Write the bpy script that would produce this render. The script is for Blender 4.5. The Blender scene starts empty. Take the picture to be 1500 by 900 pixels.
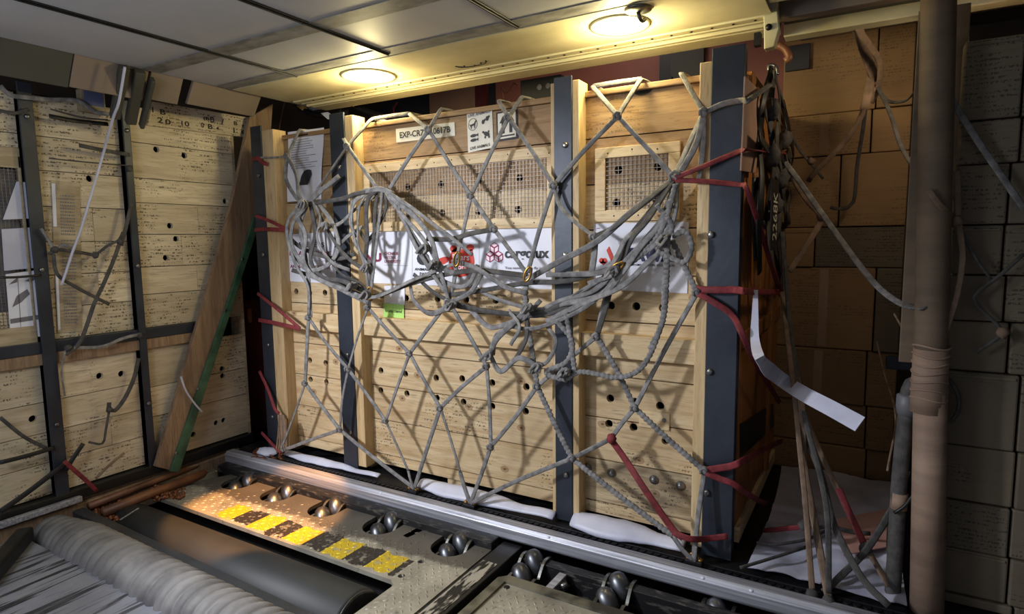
import bpy, bmesh, math, random
from mathutils import Vector, Matrix, noise as mnoise

random.seed(7)
SC = bpy.context.scene
COL = SC.collection
V = Vector

# ------------------------------------------------------------------ camera (calibrated)
F_PX = 895.882
RX = V((0.8620921, 0.04451325, -0.50479281))      # world axes in camera axes (right, down, forward)
RY = V((0.50659632, -0.10036342, 0.85632199))
RZ = V((-0.01254506, -0.9939546, -0.10907276))
CAM = V((0.0, -2.5, 1.42))


def ray(px, py):
    c = V((px - 750.0, py - 450.0, F_PX))
    return V((RX.dot(c), RY.dot(c), RZ.dot(c)))


def onx(p, x):
    r = ray(*p)
    return CAM + r * ((x - CAM.x) / r.x)


def ony(p, y):
    r = ray(*p)
    return CAM + r * ((y - CAM.y) / r.y)


def onz(p, z):
    r = ray(*p)
    return CAM + r * ((z - CAM.z) / r.z)


cam_d = bpy.data.cameras.new('camera')
cam_d.sensor_width = 36.0
cam_d.lens = 36.0 * F_PX / 1500.0
cam_d.clip_start = 0.02
cam = bpy.data.objects.new('camera', cam_d)
COL.objects.link(cam)
right = V((RX.x, RY.x, RZ.x))
down = V((RX.y, RY.y, RZ.y))
fwd = V((RX.z, RY.z, RZ.z))
m3 = Matrix((right, -down, -fwd)).transposed()
cam.matrix_world = Matrix.Translation(CAM) @ m3.to_4x4()
SC.camera = cam
SC.view_settings.view_transform = 'Standard'
SC.view_settings.look = 'None'
SC.view_settings.gamma = 1.0
SC.view_settings.use_curve_mapping = False
SC.view_settings.exposure = 0.0


# ------------------------------------------------------------------ materials
def lin(c):
    def f(v):
        v /= 255.0
        return v / 12.92 if v <= 0.04045 else ((v + 0.055) / 1.055) ** 2.4
    return (f(c[0]), f(c[1]), f(c[2]), 1.0)


class N:
    """small node tree writer"""

    def __init__(self, name):
        self.m = bpy.data.materials.new(name)
        self.m.use_nodes = True
        self.t = self.m.node_tree
        self.b = self.t.nodes['Principled BSDF']

    def n(self, kind, **kw):
        x = self.t.nodes.new(kind)
        for k, v in kw.items():
            setattr(x, k, v)
        return x

    def l(self, a, b):
        self.t.links.new(a, b)

    def coord(self, scale=(1, 1, 1), rand=True, rot=(0, 0, 0)):
        tc = self.n('ShaderNodeTexCoord')
        mp = self.n('ShaderNodeMapping')
        mp.inputs['Scale'].default_value = scale
        mp.inputs['Rotation'].default_value = rot
        if rand:
            oi = self.n('ShaderNodeObjectInfo')
            mu = self.n('ShaderNodeMath', operation='MULTIPLY')
            mu.inputs[1].default_value = 37.0
            self.l(oi.outputs['Random'], mu.inputs[0])
            ad = self.n('ShaderNodeVectorMath', operation='ADD')
            self.l(tc.outputs['Object'], ad.inputs[0])
            cb = self.n('ShaderNodeCombineXYZ')
            for i in range(3):
                self.l(mu.outputs[0], cb.inputs[i])
            self.l(cb.outputs[0], ad.inputs[1])
            self.l(ad.outputs[0], mp.inputs['Vector'])
        else:
            self.l(tc.outputs['Object'], mp.inputs['Vector'])
        return mp.outputs[0]

    def noise(self, co, scale, detail=4, rough=0.55, dist=0.0):
        x = self.n('ShaderNodeTexNoise')
        x.inputs['Scale'].default_value = scale
        x.inputs['Detail'].default_value = detail
        x.inputs['Roughness'].default_value = rough
        x.inputs['Distortion'].default_value = dist
        self.l(co, x.inputs['Vector'])
        return x.outputs['Fac']

    def ramp(self, fac, a, b, ca=(0, 0, 0, 1), cb=(1, 1, 1, 1)):
        r = self.n('ShaderNodeValToRGB')
        r.color_ramp.elements[0].position = a
        r.color_ramp.elements[1].position = b
        r.color_ramp.elements[0].color = ca
        r.color_ramp.elements[1].color = cb
        self.l(fac, r.inputs[0])
        return r.outputs[0]

    def mix(self, fac, a, b, mode='MIX'):
        x = self.n('ShaderNodeMix', data_type='RGBA', blend_type=mode)
        for s, v in ((x.inputs[0], fac), (x.inputs[6], a), (x.inputs[7], b)):
            if hasattr(v, 'links'):
                self.l(v, s)
            elif isinstance(v, (int, float)):
                s.default_value = v
            else:
                s.default_value = v
        return x.outputs[2]

    def mul(self, a, b):
        x = self.n('ShaderNodeMath', operation='MULTIPLY')
        for s, v in ((x.inputs[0], a), (x.inputs[1], b)):
            if hasattr(v, 'links'):
                self.l(v, s)
            else:
                s.default_value = v
        return x.outputs[0]

    def bump(self, h, strength=0.3, dist=0.01):
        b = self.n('ShaderNodeBump')
        b.inputs['Strength'].default_value = strength
        b.inputs['Distance'].default_value = dist
        self.l(h, b.inputs['Height'])
        self.l(b.outputs[0], self.b.inputs['Normal'])

    def out(self, col, rough=0.6, metal=0.0):
        if hasattr(col, 'links'):
            self.l(col, self.b.inputs['Base Color'])
        else:
            self.b.inputs['Base Color'].default_value = col
        if hasattr(rough, 'links'):
            self.l(rough, self.b.inputs['Roughness'])
        else:
            self.b.inputs['Roughness'].default_value = rough
        self.b.inputs['Metallic'].default_value = metal
        return self.m


def plain(name, col, col2=None, scale=6.0, rough=0.6, metal=0.0, bump=0.0, stretch=(1, 1, 1), lo=0.35, hi=0.65):
    n = N(name)
    co = n.coord(stretch)
    f = n.noise(co, scale, 6)
    c = n.mix(n.ramp(f, lo, hi), lin(col), lin(col2 or col))
    if bump:
        n.bump(n.noise(co, scale * 6, 3), bump, 0.004)
    return n.out(c, rough, metal)


def wood(name, pale, dark, axis='X', stencil=0.0, knots=True, grime=0.0, rough=0.65, cover=0.60):
    """boards: grain streaks along one axis, knots, faint printed stencil marks"""
    n = N(name)
    s = {'X': (1.2, 14, 14), 'Y': (14, 1.2, 14), 'Z': (14, 14, 1.2)}[axis]
    co = n.coord(s)
    g1 = n.noise(co, 2.2, 8, 0.62, 0.6)
    g2 = n.noise(co, 9.0, 4, 0.5, 0.2)
    c = n.mix(n.ramp(g1, 0.36, 0.66), lin(pale), lin(dark))
    dk = tuple(v * 0.66 for v in dark)
    c = n.mix(n.mul(n.ramp(g2, 0.56, 0.70), 0.55), c, lin(dk))
    co2 = n.coord((1, 1, 1))
    tone = n.noise(co2, 1.1, 2)
    c = n.mix(n.mul(n.ramp(tone, 0.40, 0.62), 0.40), c, lin(tuple(v * 0.86 for v in dark)))
    oi = n.n('ShaderNodeObjectInfo')
    hv = n.n('ShaderNodeHueSaturation')
    mr = n.n('ShaderNodeMapRange')
    mr.inputs['To Min'].default_value = 0.86
    mr.inputs['To Max'].default_value = 1.08
    n.l(oi.outputs['Random'], mr.inputs[0])
    n.l(mr.outputs[0], hv.inputs['Value'])
    n.l(c, hv.inputs['Color'])
    c = hv.outputs[0]
    if knots:
        v = n.n('ShaderNodeTexVoronoi', voronoi_dimensions='2D')
        v.inputs['Scale'].default_value = 2.6
        v.inputs['Randomness'].default_value = 1.0
        ks = n.n('ShaderNodeSeparateXYZ')
        n.l(n.coord({'X': (0.9, 1, 1.3), 'Y': (1, 0.9, 1.3), 'Z': (1.3, 1.3, 0.9)}[axis]), ks.inputs[0])
        kc = n.n('ShaderNodeCombineXYZ')
        n.l(ks.outputs['Y' if axis != 'X' else 'X'], kc.inputs[0])
        n.l(ks.outputs['Z'], kc.inputs[1])
        n.l(kc.outputs[0], v.inputs['Vector'])
        ringw = n.n('ShaderNodeMath', operation='SINE')
        n.l(n.mul(v.outputs['Distance'], 150.0), ringw.inputs[0])
        core = n.ramp(v.outputs['Distance'], 0.035, 0.062, (1, 1, 1, 1), (0, 0, 0, 1))
        c = n.mix(n.mul(core, 0.55), c, lin((120, 78, 40)))
        c = n.mix(n.mul(core, n.ramp(ringw.outputs[0], 0.2, 0.8)), c, lin((96, 60, 32)))
    if stencil:
        mask = n.ramp(n.noise(n.coord((1.3, 1.3, 1.0)), 1.9, 1), cover, cover + 0.04)
        # rows of short printed dashes inside the patch
        sx = n.n('ShaderNodeSeparateXYZ')
        n.l(n.coord((1, 1, 1)), sx.inputs[0])
        fr = n.n('ShaderNodeMath', operation='FRACT')
        n.l(n.mul(sx.outputs['Z'], 1 / 0.019), fr.inputs[0])
        row = n.n('ShaderNodeMath', operation='LESS_THAN')
        n.l(fr.outputs[0], row.inputs[0])
        row.inputs[1].default_value = 0.52
        ch = n.ramp(n.noise(n.coord((110, 110, 85)), 1.0, 2), 0.50, 0.56)
        word = n.ramp(n.noise(n.coord((14, 14, 52)), 1.0, 0), 0.46, 0.50)
        mk = n.mul(n.mul(n.mul(row.outputs[0], ch), word), mask)
        c = n.mix(n.mul(mk, stencil), c, lin((58, 46, 34)))
    if grime:
        gm = n.ramp(n.noise(n.coord((1, 1, 1)), 3.2, 6), 0.50, 0.68)
        c = n.mix(n.mul(gm, grime), c, lin((52, 46, 40)))
    n.bump(g1, 0.25, 0.004)
    return n.out(c, rough)


def glow(name, col, strength):
    n = N(name)
    n.b.inputs['Base Color'].default_value = lin(col)
    n.b.inputs['Emission Color'].default_value = lin(col)
    n.b.inputs['Emission Strength'].default_value = strength
    return n.m


M = {}
M['plank'] = wood('pale_pine_board', (218, 196, 158), (186, 156, 114), 'X', 0.75)
M['plank_stain'] = wood('stained_pine_board', (206, 186, 150), (146, 124, 94), 'X', 0.8, True, 0.85)
M['batten'] = wood('pale_batten', (226, 204, 164), (198, 168, 124), 'X', 0.0)
M['upright'] = wood('pale_upright', (224, 200, 156), (196, 164, 118), 'Z', 0.0, False)
M['ply_shaded_pine'] = wood('dark_ply_shaded_pine', (178, 146, 106), (142, 110, 74), 'X', 0.5, False)  # dark ply; also the top front boards, pine with shade painted in
M['left_plank'] = wood('weathered_board', (220, 208, 184), (190, 174, 146), 'Y', 0.85, False, 0.12, 0.65, 0.47)
M['left_batten'] = wood('weathered_batten', (206, 190, 160), (160, 142, 112), 'Y', 0.0, False, 0.4)
M['brown_ply'] = wood('brown_plywood', (156, 132, 104), (118, 94, 76), 'Z', 0.0, False, 0.3)
M['orange_ply'] = wood('orange_plywood', (176, 116, 56), (140, 86, 38), 'Z', 0.0, True, 0.2)
M['blue_steel'] = plain('blue_grey_steel', (52, 58, 70), (38, 43, 54), 5, 0.45, 0.3, 0.15)
M['dark_steel'] = plain('dark_steel', (38, 38, 42), (24, 24, 28), 8, 0.45, 0.5, 0.2)
M['black'] = plain('black_paint', (20, 20, 22), (12, 12, 14), 8, 0.5, 0.0, 0.1)
M['pit'] = plain('near_black', (10, 10, 11), (5, 5, 6), 8, 0.8)  # plain near black, rough
M['rubber'] = plain('drum_rubber', (44, 47, 50), (34, 37, 40), 3, 0.55, 0.0, 0.08)
M['bolt'] = plain('zinc_bolt', (150, 150, 150), (110, 110, 112), 20, 0.35, 0.9)
M['roller_steel'] = plain('roller_steel', (112, 114, 120), (78, 80, 86), 6, 0.36, 0.85)
M['bracket_steel'] = plain('bracket_steel', (120, 120, 116), (80, 80, 78), 10, 0.4, 0.8)
M['brass'] = plain('brass', (190, 150, 80), (130, 98, 50), 20, 0.3, 0.9)
M['alu'] = plain('brushed_aluminium', (206, 208, 220), (128, 130, 140), 3, 0.42, 0.55, 0.15, (0.6, 30, 30), 0.3, 0.7)
M['scuffed'] = plain('scuffed_black', (26, 26, 28), (84, 80, 76), 5, 0.55, 0.2, 0.25, (3, 9, 9), 0.54, 0.66)
M['net'] = plain('grey_webbing', (138, 136, 136), (94, 93, 94), 30, 0.75, 0.0, 0.5)
M['net_dark'] = plain('dark_webbing', (82, 79, 77), (56, 54, 53), 30, 0.8, 0.0, 0.4)
M['net_tan'] = plain('dusty_webbing', (136, 112, 92), (100, 82, 68), 20, 0.8, 0.0, 0.3)
M['red'] = plain('red_webbing', (132, 44, 50), (96, 28, 34), 30, 0.75, 0.0, 0.4)
M['paper'] = plain('white_paper', (226, 228, 240), (214, 216, 230), 3, 0.6)
M['label_paper'] = plain('label_paper', (228, 224, 212), (214, 208, 194), 5, 0.6)
M['green_paper'] = plain('green_note', (176, 220, 120), (162, 208, 106), 6, 0.6)
M['ink'] = plain('black_ink', (24, 22, 34), (24, 22, 34), 5, 0.6)
M['maroon'] = plain('maroon_ink', (136, 22, 74), (136, 22, 74), 5, 0.6)
M['pale_pink'] = plain('pale_pink_ink', (240, 214, 226), (240, 214, 226), 5, 0.6)
M['red_ink'] = plain('red_ink', (206, 56, 40), (206, 56, 40), 5, 0.6)
M['grey_ink'] = plain('grey_ink', (110, 108, 116), (110, 108, 116), 5, 0.6)
M['navy_ink'] = plain('navy_ink', (34, 34, 84), (34, 34, 84), 5, 0.6)
M['wire'] = plain('galvanised_wire', (140, 130, 120), (110, 100, 92), 20, 0.5, 0.6)
M['film'] = plain('white_sheeting', (206, 208, 226), (178, 180, 200), 4, 0.45, 0.0, 0.3)
M['ceil'] = plain('ceiling_panel', (176, 178, 182), (158, 160, 164), 1.5, 0.55, 0.0)
M['ceil_beam'] = plain('cream_beam', (206, 200, 168), (176, 168, 134), 2.2, 0.55, 0.0, 0.1, (1, 1.6, 1))
M['ceil_band'] = plain('scuffed_band', (132, 132, 130), (92, 91, 90), 7, 0.6, 0.0, 0.1, (1.5, 3, 1))
M['lining'] = plain('sidewall_lining', (124, 110, 98), (104, 94, 86), 2, 0.6)
M['lining_green'] = plain('dull_green_lining', (70, 70, 62), (58, 58, 52), 2, 0.6)
M['green_edge'] = plain('green_paint', (70, 106, 80), (44, 72, 54), 8, 0.5, 0.0, 0.2)
M['wall_pink'] = plain('pink_bulkhead', (150, 92, 78), (128, 78, 66), 2, 0.6)
M['wall_navy'] = plain('navy_bulkhead', (44, 42, 52), (32, 30, 40), 2, 0.6)
M['wall_dark'] = plain('dark_bulkhead', (70, 62, 54), (50, 44, 40), 2, 0.7)
M['trim_pink'] = plain('pinkish_panel', (160, 128, 110), (140, 110, 94), 2, 0.5)
M['maroon_board'] = plain('maroon_board', (96, 34, 34), (70, 24, 26), 4, 0.6)
M['copper'] = plain('rusty_bar', (132, 88, 60), (90, 58, 42), 6, 0.5, 0.2, 0.2)
M['hose'] = plain('dusty_hose', (140, 138, 138), (92, 90, 92), 5, 0.65, 0.0, 0.2)
M['tube_wrap'] = plain('wrapped_tube', (150, 126, 108), (128, 106, 92), 3, 0.7, 0.0, 0.15, (1, 1, 6))
M['tape'] = plain('parcel_tape', (150, 118, 78), (138, 106, 70), 6, 0.35)
M['grey_plastic'] = plain('grey_plastic', (120, 120, 126), (98, 98, 104), 5, 0.5)
M['blue_paper'] = plain('blue_label', (84, 92, 128), (66, 74, 110), 8, 0.6)
M['photo_dark'] = plain('dark_print', (40, 42, 56), (28, 30, 42), 8, 0.6)
M['sill_grey'] = plain('dark_grey_sill', (58, 60, 64), (46, 48, 52), 6, 0.5, 0.1, 0.1)
M['tube_sleeve'] = plain('dull_cardboard_sleeve', (112, 94, 76), (92, 78, 64), 3, 0.75, 0.0, 0.1, (1, 1, 5))
M['rust_chip'] = plain('rusty_grit', (140, 84, 52), (96, 56, 36), 20, 0.5, 0.3, 0.3)


def carton_mat(name, a, b, prints):
    n = N(name)
    co = n.coord((1, 1, 1))
    c = n.mix(n.ramp(n.noise(co, 1.4, 4), 0.35, 0.65), lin(a), lin(b))
    flute = n.noise(n.coord((1.5, 1.5, 60)), 2, 3)
    c = n.mix(n.mul(n.ramp(flute, 0.45, 0.7), 0.18), c, lin(tuple(v * 0.75 for v in b)))
    if prints:
        mask = n.ramp(n.noise(n.coord((1.2, 1.2, 1.6)), 2.4, 1), 0.50, 0.53)
        sx = n.n('ShaderNodeSeparateXYZ')
        n.l(n.coord((1, 1, 1)), sx.inputs[0])
        fr = n.n('ShaderNodeMath', operation='FRACT')
        n.l(n.mul(sx.outputs['Z'], 1 / 0.015), fr.inputs[0])
        row = n.n('ShaderNodeMath', operation='LESS_THAN')
        n.l(fr.outputs[0], row.inputs[0])
        row.inputs[1].default_value = 0.5
        d = n.ramp(n.noise(n.coord((150, 150, 100)), 1.0, 1), 0.48, 0.55)
        word = n.ramp(n.noise(n.coord((12, 12, 66)), 1.0, 0), 0.44, 0.48)
        c = n.mix(n.mul(n.mul(n.mul(mask, row.outputs[0]), n.mul(d, word)), prints), c, lin((40, 34, 28)))
    n.bump(flute, 0.12, 0.003)
    return n.out(c, 0.75)


M['carton'] = carton_mat('brown_carton', (146, 114, 78), (128, 100, 68), 0.45)
M['carton_grey'] = carton_mat('grey_brown_carton', (110, 99, 82), (94, 84, 70), 0.75)


def tread_plate(name, hazard, worn):
    """diamond plate steel; painted hazard blocks are paint on this plate"""
    n = N(name)
    co = n.coord((1, 1, 1), False)
    f = n.noise(co, 5, 8, 0.6)
    c = n.mix(n.ramp(f, 0.35, 0.68), lin((178, 174, 162)), lin((134, 130, 120)))
    if worn:
        sx = n.n('ShaderNodeSeparateXYZ')
        n.l(co, sx.inputs[0])
        w = n.n('ShaderNodeMath', operation='ADD')
        n.l(sx.outputs['Y'], w.inputs[0])
        n.l(n.mul(f, 0.16), w.inputs[1])
        c = n.mix(n.mul(n.ramp(w.outputs[0], 0.055, 0.085), 0.85), c, lin((80, 77, 74)))
    spots = n.ramp(n.noise(co, 26, 5), 0.62, 0.7)
    c = n.mix(n.mul(spots, 0.45), c, lin((70, 66, 60)))
    if hazard:
        x0, step, y0, y1 = hazard
        edge = n.mul(n.noise(co, 16, 6), 0.09)
        sx = n.n('ShaderNodeSeparateXYZ')
        n.l(co, sx.inputs[0])

        def cmp(val, op, thr):
            q = n.n('ShaderNodeMath', operation=op)
            n.l(val, q.inputs[0])
            q.inputs[1].default_value = thr
            return q.outputs[0]
        yy = n.n('ShaderNodeMath', operation='ADD')
        n.l(sx.outputs['Y'], yy.inputs[0])
        n.l(edge, yy.inputs[1])
        band = n.mul(cmp(yy.outputs[0], 'GREATER_THAN', y0 + 0.025), cmp(yy.outputs[0], 'LESS_THAN', y1 + 0.025))
        band = n.mul(band, n.mul(cmp(sx.outputs['X'], 'GREATER_THAN', x0), cmp(sx.outputs['X'], 'LESS_THAN', x0 + step * 9.25)))
        ph = n.n('ShaderNodeMath', operation='SUBTRACT')
        n.l(sx.outputs['X'], ph.inputs[0])
        ph.inputs[1].default_value = x0
        md = n.n('ShaderNodeMath', operation='MODULO')
        n.l(ph.outputs[0], md.inputs[0])
        md.inputs[1].default_value = step * 2
        black = cmp(md.outputs[0], 'GREATER_THAN', step)
        paint = n.mix(black, lin((206, 180, 48)), lin((58, 54, 52)))
        wear = n.ramp(n.noise(co, 30, 5), 0.56, 0.64, (1, 1, 1, 1), (0.2, 0.2, 0.2, 1))
        c = n.mix(n.mul(band, wear), c, paint)
    n.bump(n.noise(co, 60, 3), 0.15, 0.002)
    return n.out(c, 0.45, 0.35)


M['plate'] = tread_plate('diamond_plate', (-0.437, 0.1335, -0.175, -0.025), True)
M['plate_clean'] = tread_plate('clean_diamond_plate', None, False)
M['plate_frame'] = plain('worn_frame_steel', (120, 116, 100), (60, 58, 52), 7, 0.5, 0.3, 0.3, (1, 1, 1), 0.42, 0.6)
M['worn_paint'] = plain('worn_white_paint', (164, 158, 146), (26, 26, 26), 5, 0.6, 0.1, 0.4, (7, 1.6, 7), 0.47, 0.53)


def ramp_mat():
    n = N('ribbed_mat')
    co = n.coord((26, 1.6, 8), False)
    f = n.noise(co, 1.3, 6, 0.6, 0.3)
    c = n.mix(n.ramp(f, 0.51, 0.57), lin((156, 159, 172)), lin((22, 22, 26)))
    c = n.mix(n.mul(n.ramp(n.noise(n.coord((1, 1, 1), False), 2.5, 4), 0.4, 0.6), 0.5), c, lin((120, 122, 132)))
    n.bump(f, 0.4, 0.006)
    return n.out(c, 0.6, 0.1)


M['ramp'] = ramp_mat()


# ------------------------------------------------------------------ geometry helpers
class MB:
    """collects shapes for ONE mesh object"""

    def __init__(self):
        self.v, self.f, self.sm = [], [], []

    def add(self, vs, fs, smooth=False):
        b = len(self.v)
        self.v += [V(p) for p in vs]
        self.f += [tuple(i + b for i in f) for f in fs]
        self.sm += [smooth] * len(fs)
        return self

    def hexa(self, p):
        return self.add(p, [(0, 3, 2, 1), (4, 5, 6, 7), (0, 1, 5, 4), (1, 2, 6, 5), (2, 3, 7, 6), (3, 0, 4, 7)])

    def box(self, x0, x1, y0, y1, z0, z1):
        return self.hexa([(x0, y0, z0), (x1, y0, z0), (x1, y1, z0), (x0, y1, z0), (x0, y0, z1), (x1, y0, z1), (x1, y1, z1), (x0, y1, z1)])

    def obox(self, o, u, v, w):
        """box from corner o along vectors u, v, w"""
        o, u, v, w = V(o), V(u), V(v), V(w)
        if u.cross(v).dot(w) < 0:
            u, v = v, u
        return self.hexa([o, o + u, o + u + v, o + v, o + w, o + u + w, o + u + v + w, o + v + w])

    def beam(self, a, b, n, w, t):
        """rectangular bar from a to b; n = facing normal, w width, t thickness"""
        a, b, n = V(a), V(b), V(n)
        d = (b - a).normalized()
        s = d.cross(n).normalized()
        n = s.cross(d).normalized()
        return self.obox(a - s * w / 2 - n * t / 2, s * w, b - a, n * t)

    def prism(self, poly, u, v, w, o=(0, 0, 0)):
        u, v, w, o = V(u), V(v), V(w), V(o)
        n = len(poly)
        bot = [o + u * p[0] + v * p[1] for p in poly]
        top = [p + w for p in bot]
        fs = [tuple(range(n - 1, -1, -1)), tuple(range(n, 2 * n))]
        fs += [(i, (i + 1) % n, n + (i + 1) % n, n + i) for i in range(n)]
        return self.add(bot + top, fs)

    def sweep(self, pts, prof, nrm=(0, -1, 0), closed=False, scale=None, cap=True, smooth=True):
        """sweep a closed 2D profile [(side, normal)] along pts"""
        pts = [V(p) for p in pts]
        n = len(pts)
        k = len(prof)
        vs, fs = [], []
        prev = V(nrm).normalized()
        for i, p in enumerate(pts):
            a = pts[(i - 1) % n] if (closed or i > 0) else p
            b = pts[(i + 1) % n] if (closed or i < n - 1) else p
            d = (b - a)
            d = d.normalized() if d.length > 1e-9 else V((0, 0, 1))
            nn = prev - d * prev.dot(d)
            if nn.length < 1e-3:
                nn = d.orthogonal()
            nn.normalize()
            prev = nn * 0.85 + V(nrm).normalized() * 0.15 if nn.dot(V(nrm)) > -0.5 else nn
            s = d.cross(nn)
            sc = scale[i] if scale else 1.0
            vs += [p + s * q[0] * sc + nn * q[1] * sc for q in prof]
        m = n if closed else n - 1
        for i in range(m):
            for j in range(k):
                a, b = i * k + j, i * k + (j + 1) % k
                c, e = ((i + 1) % n) * k + (j + 1) % k, ((i + 1) % n) * k + j
                fs.append((a, b, c, e))
        if cap and not closed:
            fs.append(tuple(range(k - 1, -1, -1)))
            fs.append(tuple((n - 1) * k + j for j in range(k)))
        return self.add(vs, fs, smooth)

    def tube(self, pts, r, n=8, **kw):
        return self.sweep(pts, [(r * math.cos(2 * math.pi * j / n), r * math.sin(2 * math.pi * j / n)) for j in range(n)], **kw)

    def strap(self, pts, w, t, nrm=(0, -1, 0), **kw):
        n = 8
        prof = []
        for j in range(n):
            a = 2 * math.pi * (j + 0.5) / n
            c, s = math.cos(a), math.sin(a)
            prof.append((w / 2 * math.copysign(abs(c) ** 0.6, c), t / 2 * math.copysign(abs(s) ** 0.6, s)))
        return self.sweep(pts, prof, nrm, **kw)

    def ribbon(self, pts, w, t, nrm=(0, -1, 0)):
        """strap along straight runs, slightly rounded at each bend"""
        q = [V(pts[0])]
        for a, b in zip(pts[:-1], pts[1:]):
            a, b = V(a), V(b)
            q += [a.lerp(b, k) for k in (0.08, 0.5, 0.92)]
        q.append(V(pts[-1]))
        return self.strap(q, w, t, nrm)

    def ball(self, c, r, u=10, v=7, jit=0.0, axes=None):
        c = V(c)
        rx, ry, rz = r if isinstance(r, (tuple, list)) else (r, r, r)
        ax = axes or (V((1, 0, 0)), V((0, 1, 0)), V((0, 0, 1)))
        vs, fs = [], []
        for i in range(1, v):
            th = math.pi * i / v
            for j in range(u):
                ph = 2 * math.pi * j / u
                k = 1 + random.uniform(-jit, jit)
                vs.append(c + ax[0] * (rx * k * math.sin(th) * math.cos(ph)) + ax[1] * (ry * k * math.sin(th) * math.sin(ph)) + ax[2] * (rz * k * math.cos(th)))
        for i in range(v - 2):
            for j in range(u):
                fs.append((i * u + j, (i + 1) * u + j, (i + 1) * u + (j + 1) % u, i * u + (j + 1) % u))
        t, b = len(vs), len(vs) + 1
        vs += [c + ax[2] * rz, c - ax[2] * rz]
        for j in range(u):
            fs.append((t, j, (j + 1) % u))
            fs.append((b, (v - 2) * u + (j + 1) % u, (v - 2) * u + j))
        return self.add(vs, fs, True)

    def lathe(self, o, axis, prof, n=24, smooth=True):
        """prof: [(distance along axis, radius)]"""
        o, a = V(o), V(axis).normalized()
        u = a.orthogonal().normalized()
        w = a.cross(u)
        vs, fs = [], []
        for d, r in prof:
            for j in range(n):
                t = 2 * math.pi * j / n
                vs.append(o + a * d + u * (r * math.cos(t)) + w * (r * math.sin(t)))
        for i in range(len(prof) - 1):
            for j in range(n):
                fs.append((i * n + j, i * n + (j + 1) % n, (i + 1) * n + (j + 1) % n, (i + 1) * n + j))
        fs.append(tuple(range(n - 1, -1, -1)))
        k = (len(prof) - 1) * n
        fs.append(tuple(k + j for j in range(n)))
        return self.add(vs, fs, smooth)

    def grid(self, nu, nv, fn, smooth=True, thick=None):
        vs = [fn(i / nu, j / nv) for j in range(nv + 1) for i in range(nu + 1)]
        fs = [(j * (nu + 1) + i, j * (nu + 1) + i + 1, (j + 1) * (nu + 1) + i + 1, (j + 1) * (nu + 1) + i) for j in range(nv) for i in range(nu)]
        return self.add(vs, fs, smooth)

    def mesh(self, other):
        return self.add(other[0], other[1])


def flat_shape(outline, holes, depth):
    """2D outline with holes, extruded: (verts, faces) in local x, y, z (z from 0 to depth)"""
    cu = bpy.data.curves.new('tmp', 'CURVE')
    cu.dimensions = '2D'
    cu.fill_mode = 'BOTH'
    cu.extrude = depth / 2
    for poly in [outline] + holes:
        sp = cu.splines.new('POLY')
        sp.points.add(len(poly) - 1)
        for q, p in zip(sp.points, poly):
            q.co = (p[0], p[1], 0, 1)
        sp.use_cyclic_u = True
    ob = bpy.data.objects.new('tmp', cu)
    me = bpy.data.meshes.new_from_object(ob)
    vs = [V((v.co.x, v.co.y, v.co.z + depth / 2)) for v in me.vertices]
    fs = [tuple(p.vertices) for p in me.polygons]
    bpy.data.objects.remove(ob)
    bpy.data.curves.remove(cu)
    bpy.data.meshes.remove(me)
    return vs, fs


def circle(cx, cy, r, n=18):
    return [(cx + r * math.cos(2 * math.pi * i / n), cy + r * math.sin(2 * math.pi * i / n)) for i in range(n)]


def panel(mb, outline, holes, depth, O, U, W, Nn):
    vs, fs = flat_shape(outline, holes, depth)
    O, U, W, Nn = V(O), V(U), V(W), V(Nn)
    if U.cross(W).dot(Nn) < 0:
        fs = [tuple(reversed(f)) for f in fs]
    mb.add([O + U * p.x + W * p.y + Nn * p.z for p in vs], fs)
    return mb


def lettering(mb, txt, O, U, W, w, h, Nn, depth=0.001, fat=0.0):
    """text stretched to a w x h box whose lower left corner is O"""
    cu = bpy.data.curves.new('tmp', 'FONT')
    cu.body = txt
    cu.offset = fat
    ob = bpy.data.objects.new('tmp', cu)
    me = bpy.data.meshes.new_from_object(ob)
    xs = [v.co.x for v in me.vertices]
    ys = [v.co.y for v in me.vertices]
    x0, x1, y0, y1 = min(xs), max(xs), min(ys), max(ys)
    O, U, W, Nn = V(O), V(U), V(W), V(Nn)
    vs = [O + U * ((v.co.x - x0) / (x1 - x0) * w) + W * ((v.co.y - y0) / (y1 - y0) * h) + Nn * depth for v in me.vertices]
    fs = [tuple(p.vertices) for p in me.polygons]
    if U.cross(W).dot(Nn) < 0:
        fs = [tuple(reversed(f)) for f in fs]
    mb.add(vs, fs)
    bpy.data.objects.remove(ob)
    bpy.data.curves.remove(cu)
    bpy.data.meshes.remove(me)
    return mb


def spline(pts, step=0.02):
    """Catmull-Rom through pts"""
    pts = [V(p) for p in pts]
    if len(pts) < 3:
        n = max(2, int((pts[1] - pts[0]).length / step))
        return [pts[0].lerp(pts[1], i / n) for i in range(n + 1)]
    q = [pts[0] * 2 - pts[1]] + pts + [pts[-1] * 2 - pts[-2]]
    out = []
    for i in range(1, len(q) - 2):
        a, b, c, d = q[i - 1], q[i], q[i + 1], q[i + 2]
        n = max(2, int((c - b).length / step))
        for k in range(n):
            t = k / n
            out.append(0.5 * ((2 * b) + (c - a) * t + (2 * a - 5 * b + 4 * c - d) * t * t + (3 * b - a - 3 * c + d) * t ** 3))
    out.append(pts[-1])
    return out


def ori(o):
    p = V((0, 0, 0))
    while o is not None:
        p += o.location
        o = o.parent
    return p


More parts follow.
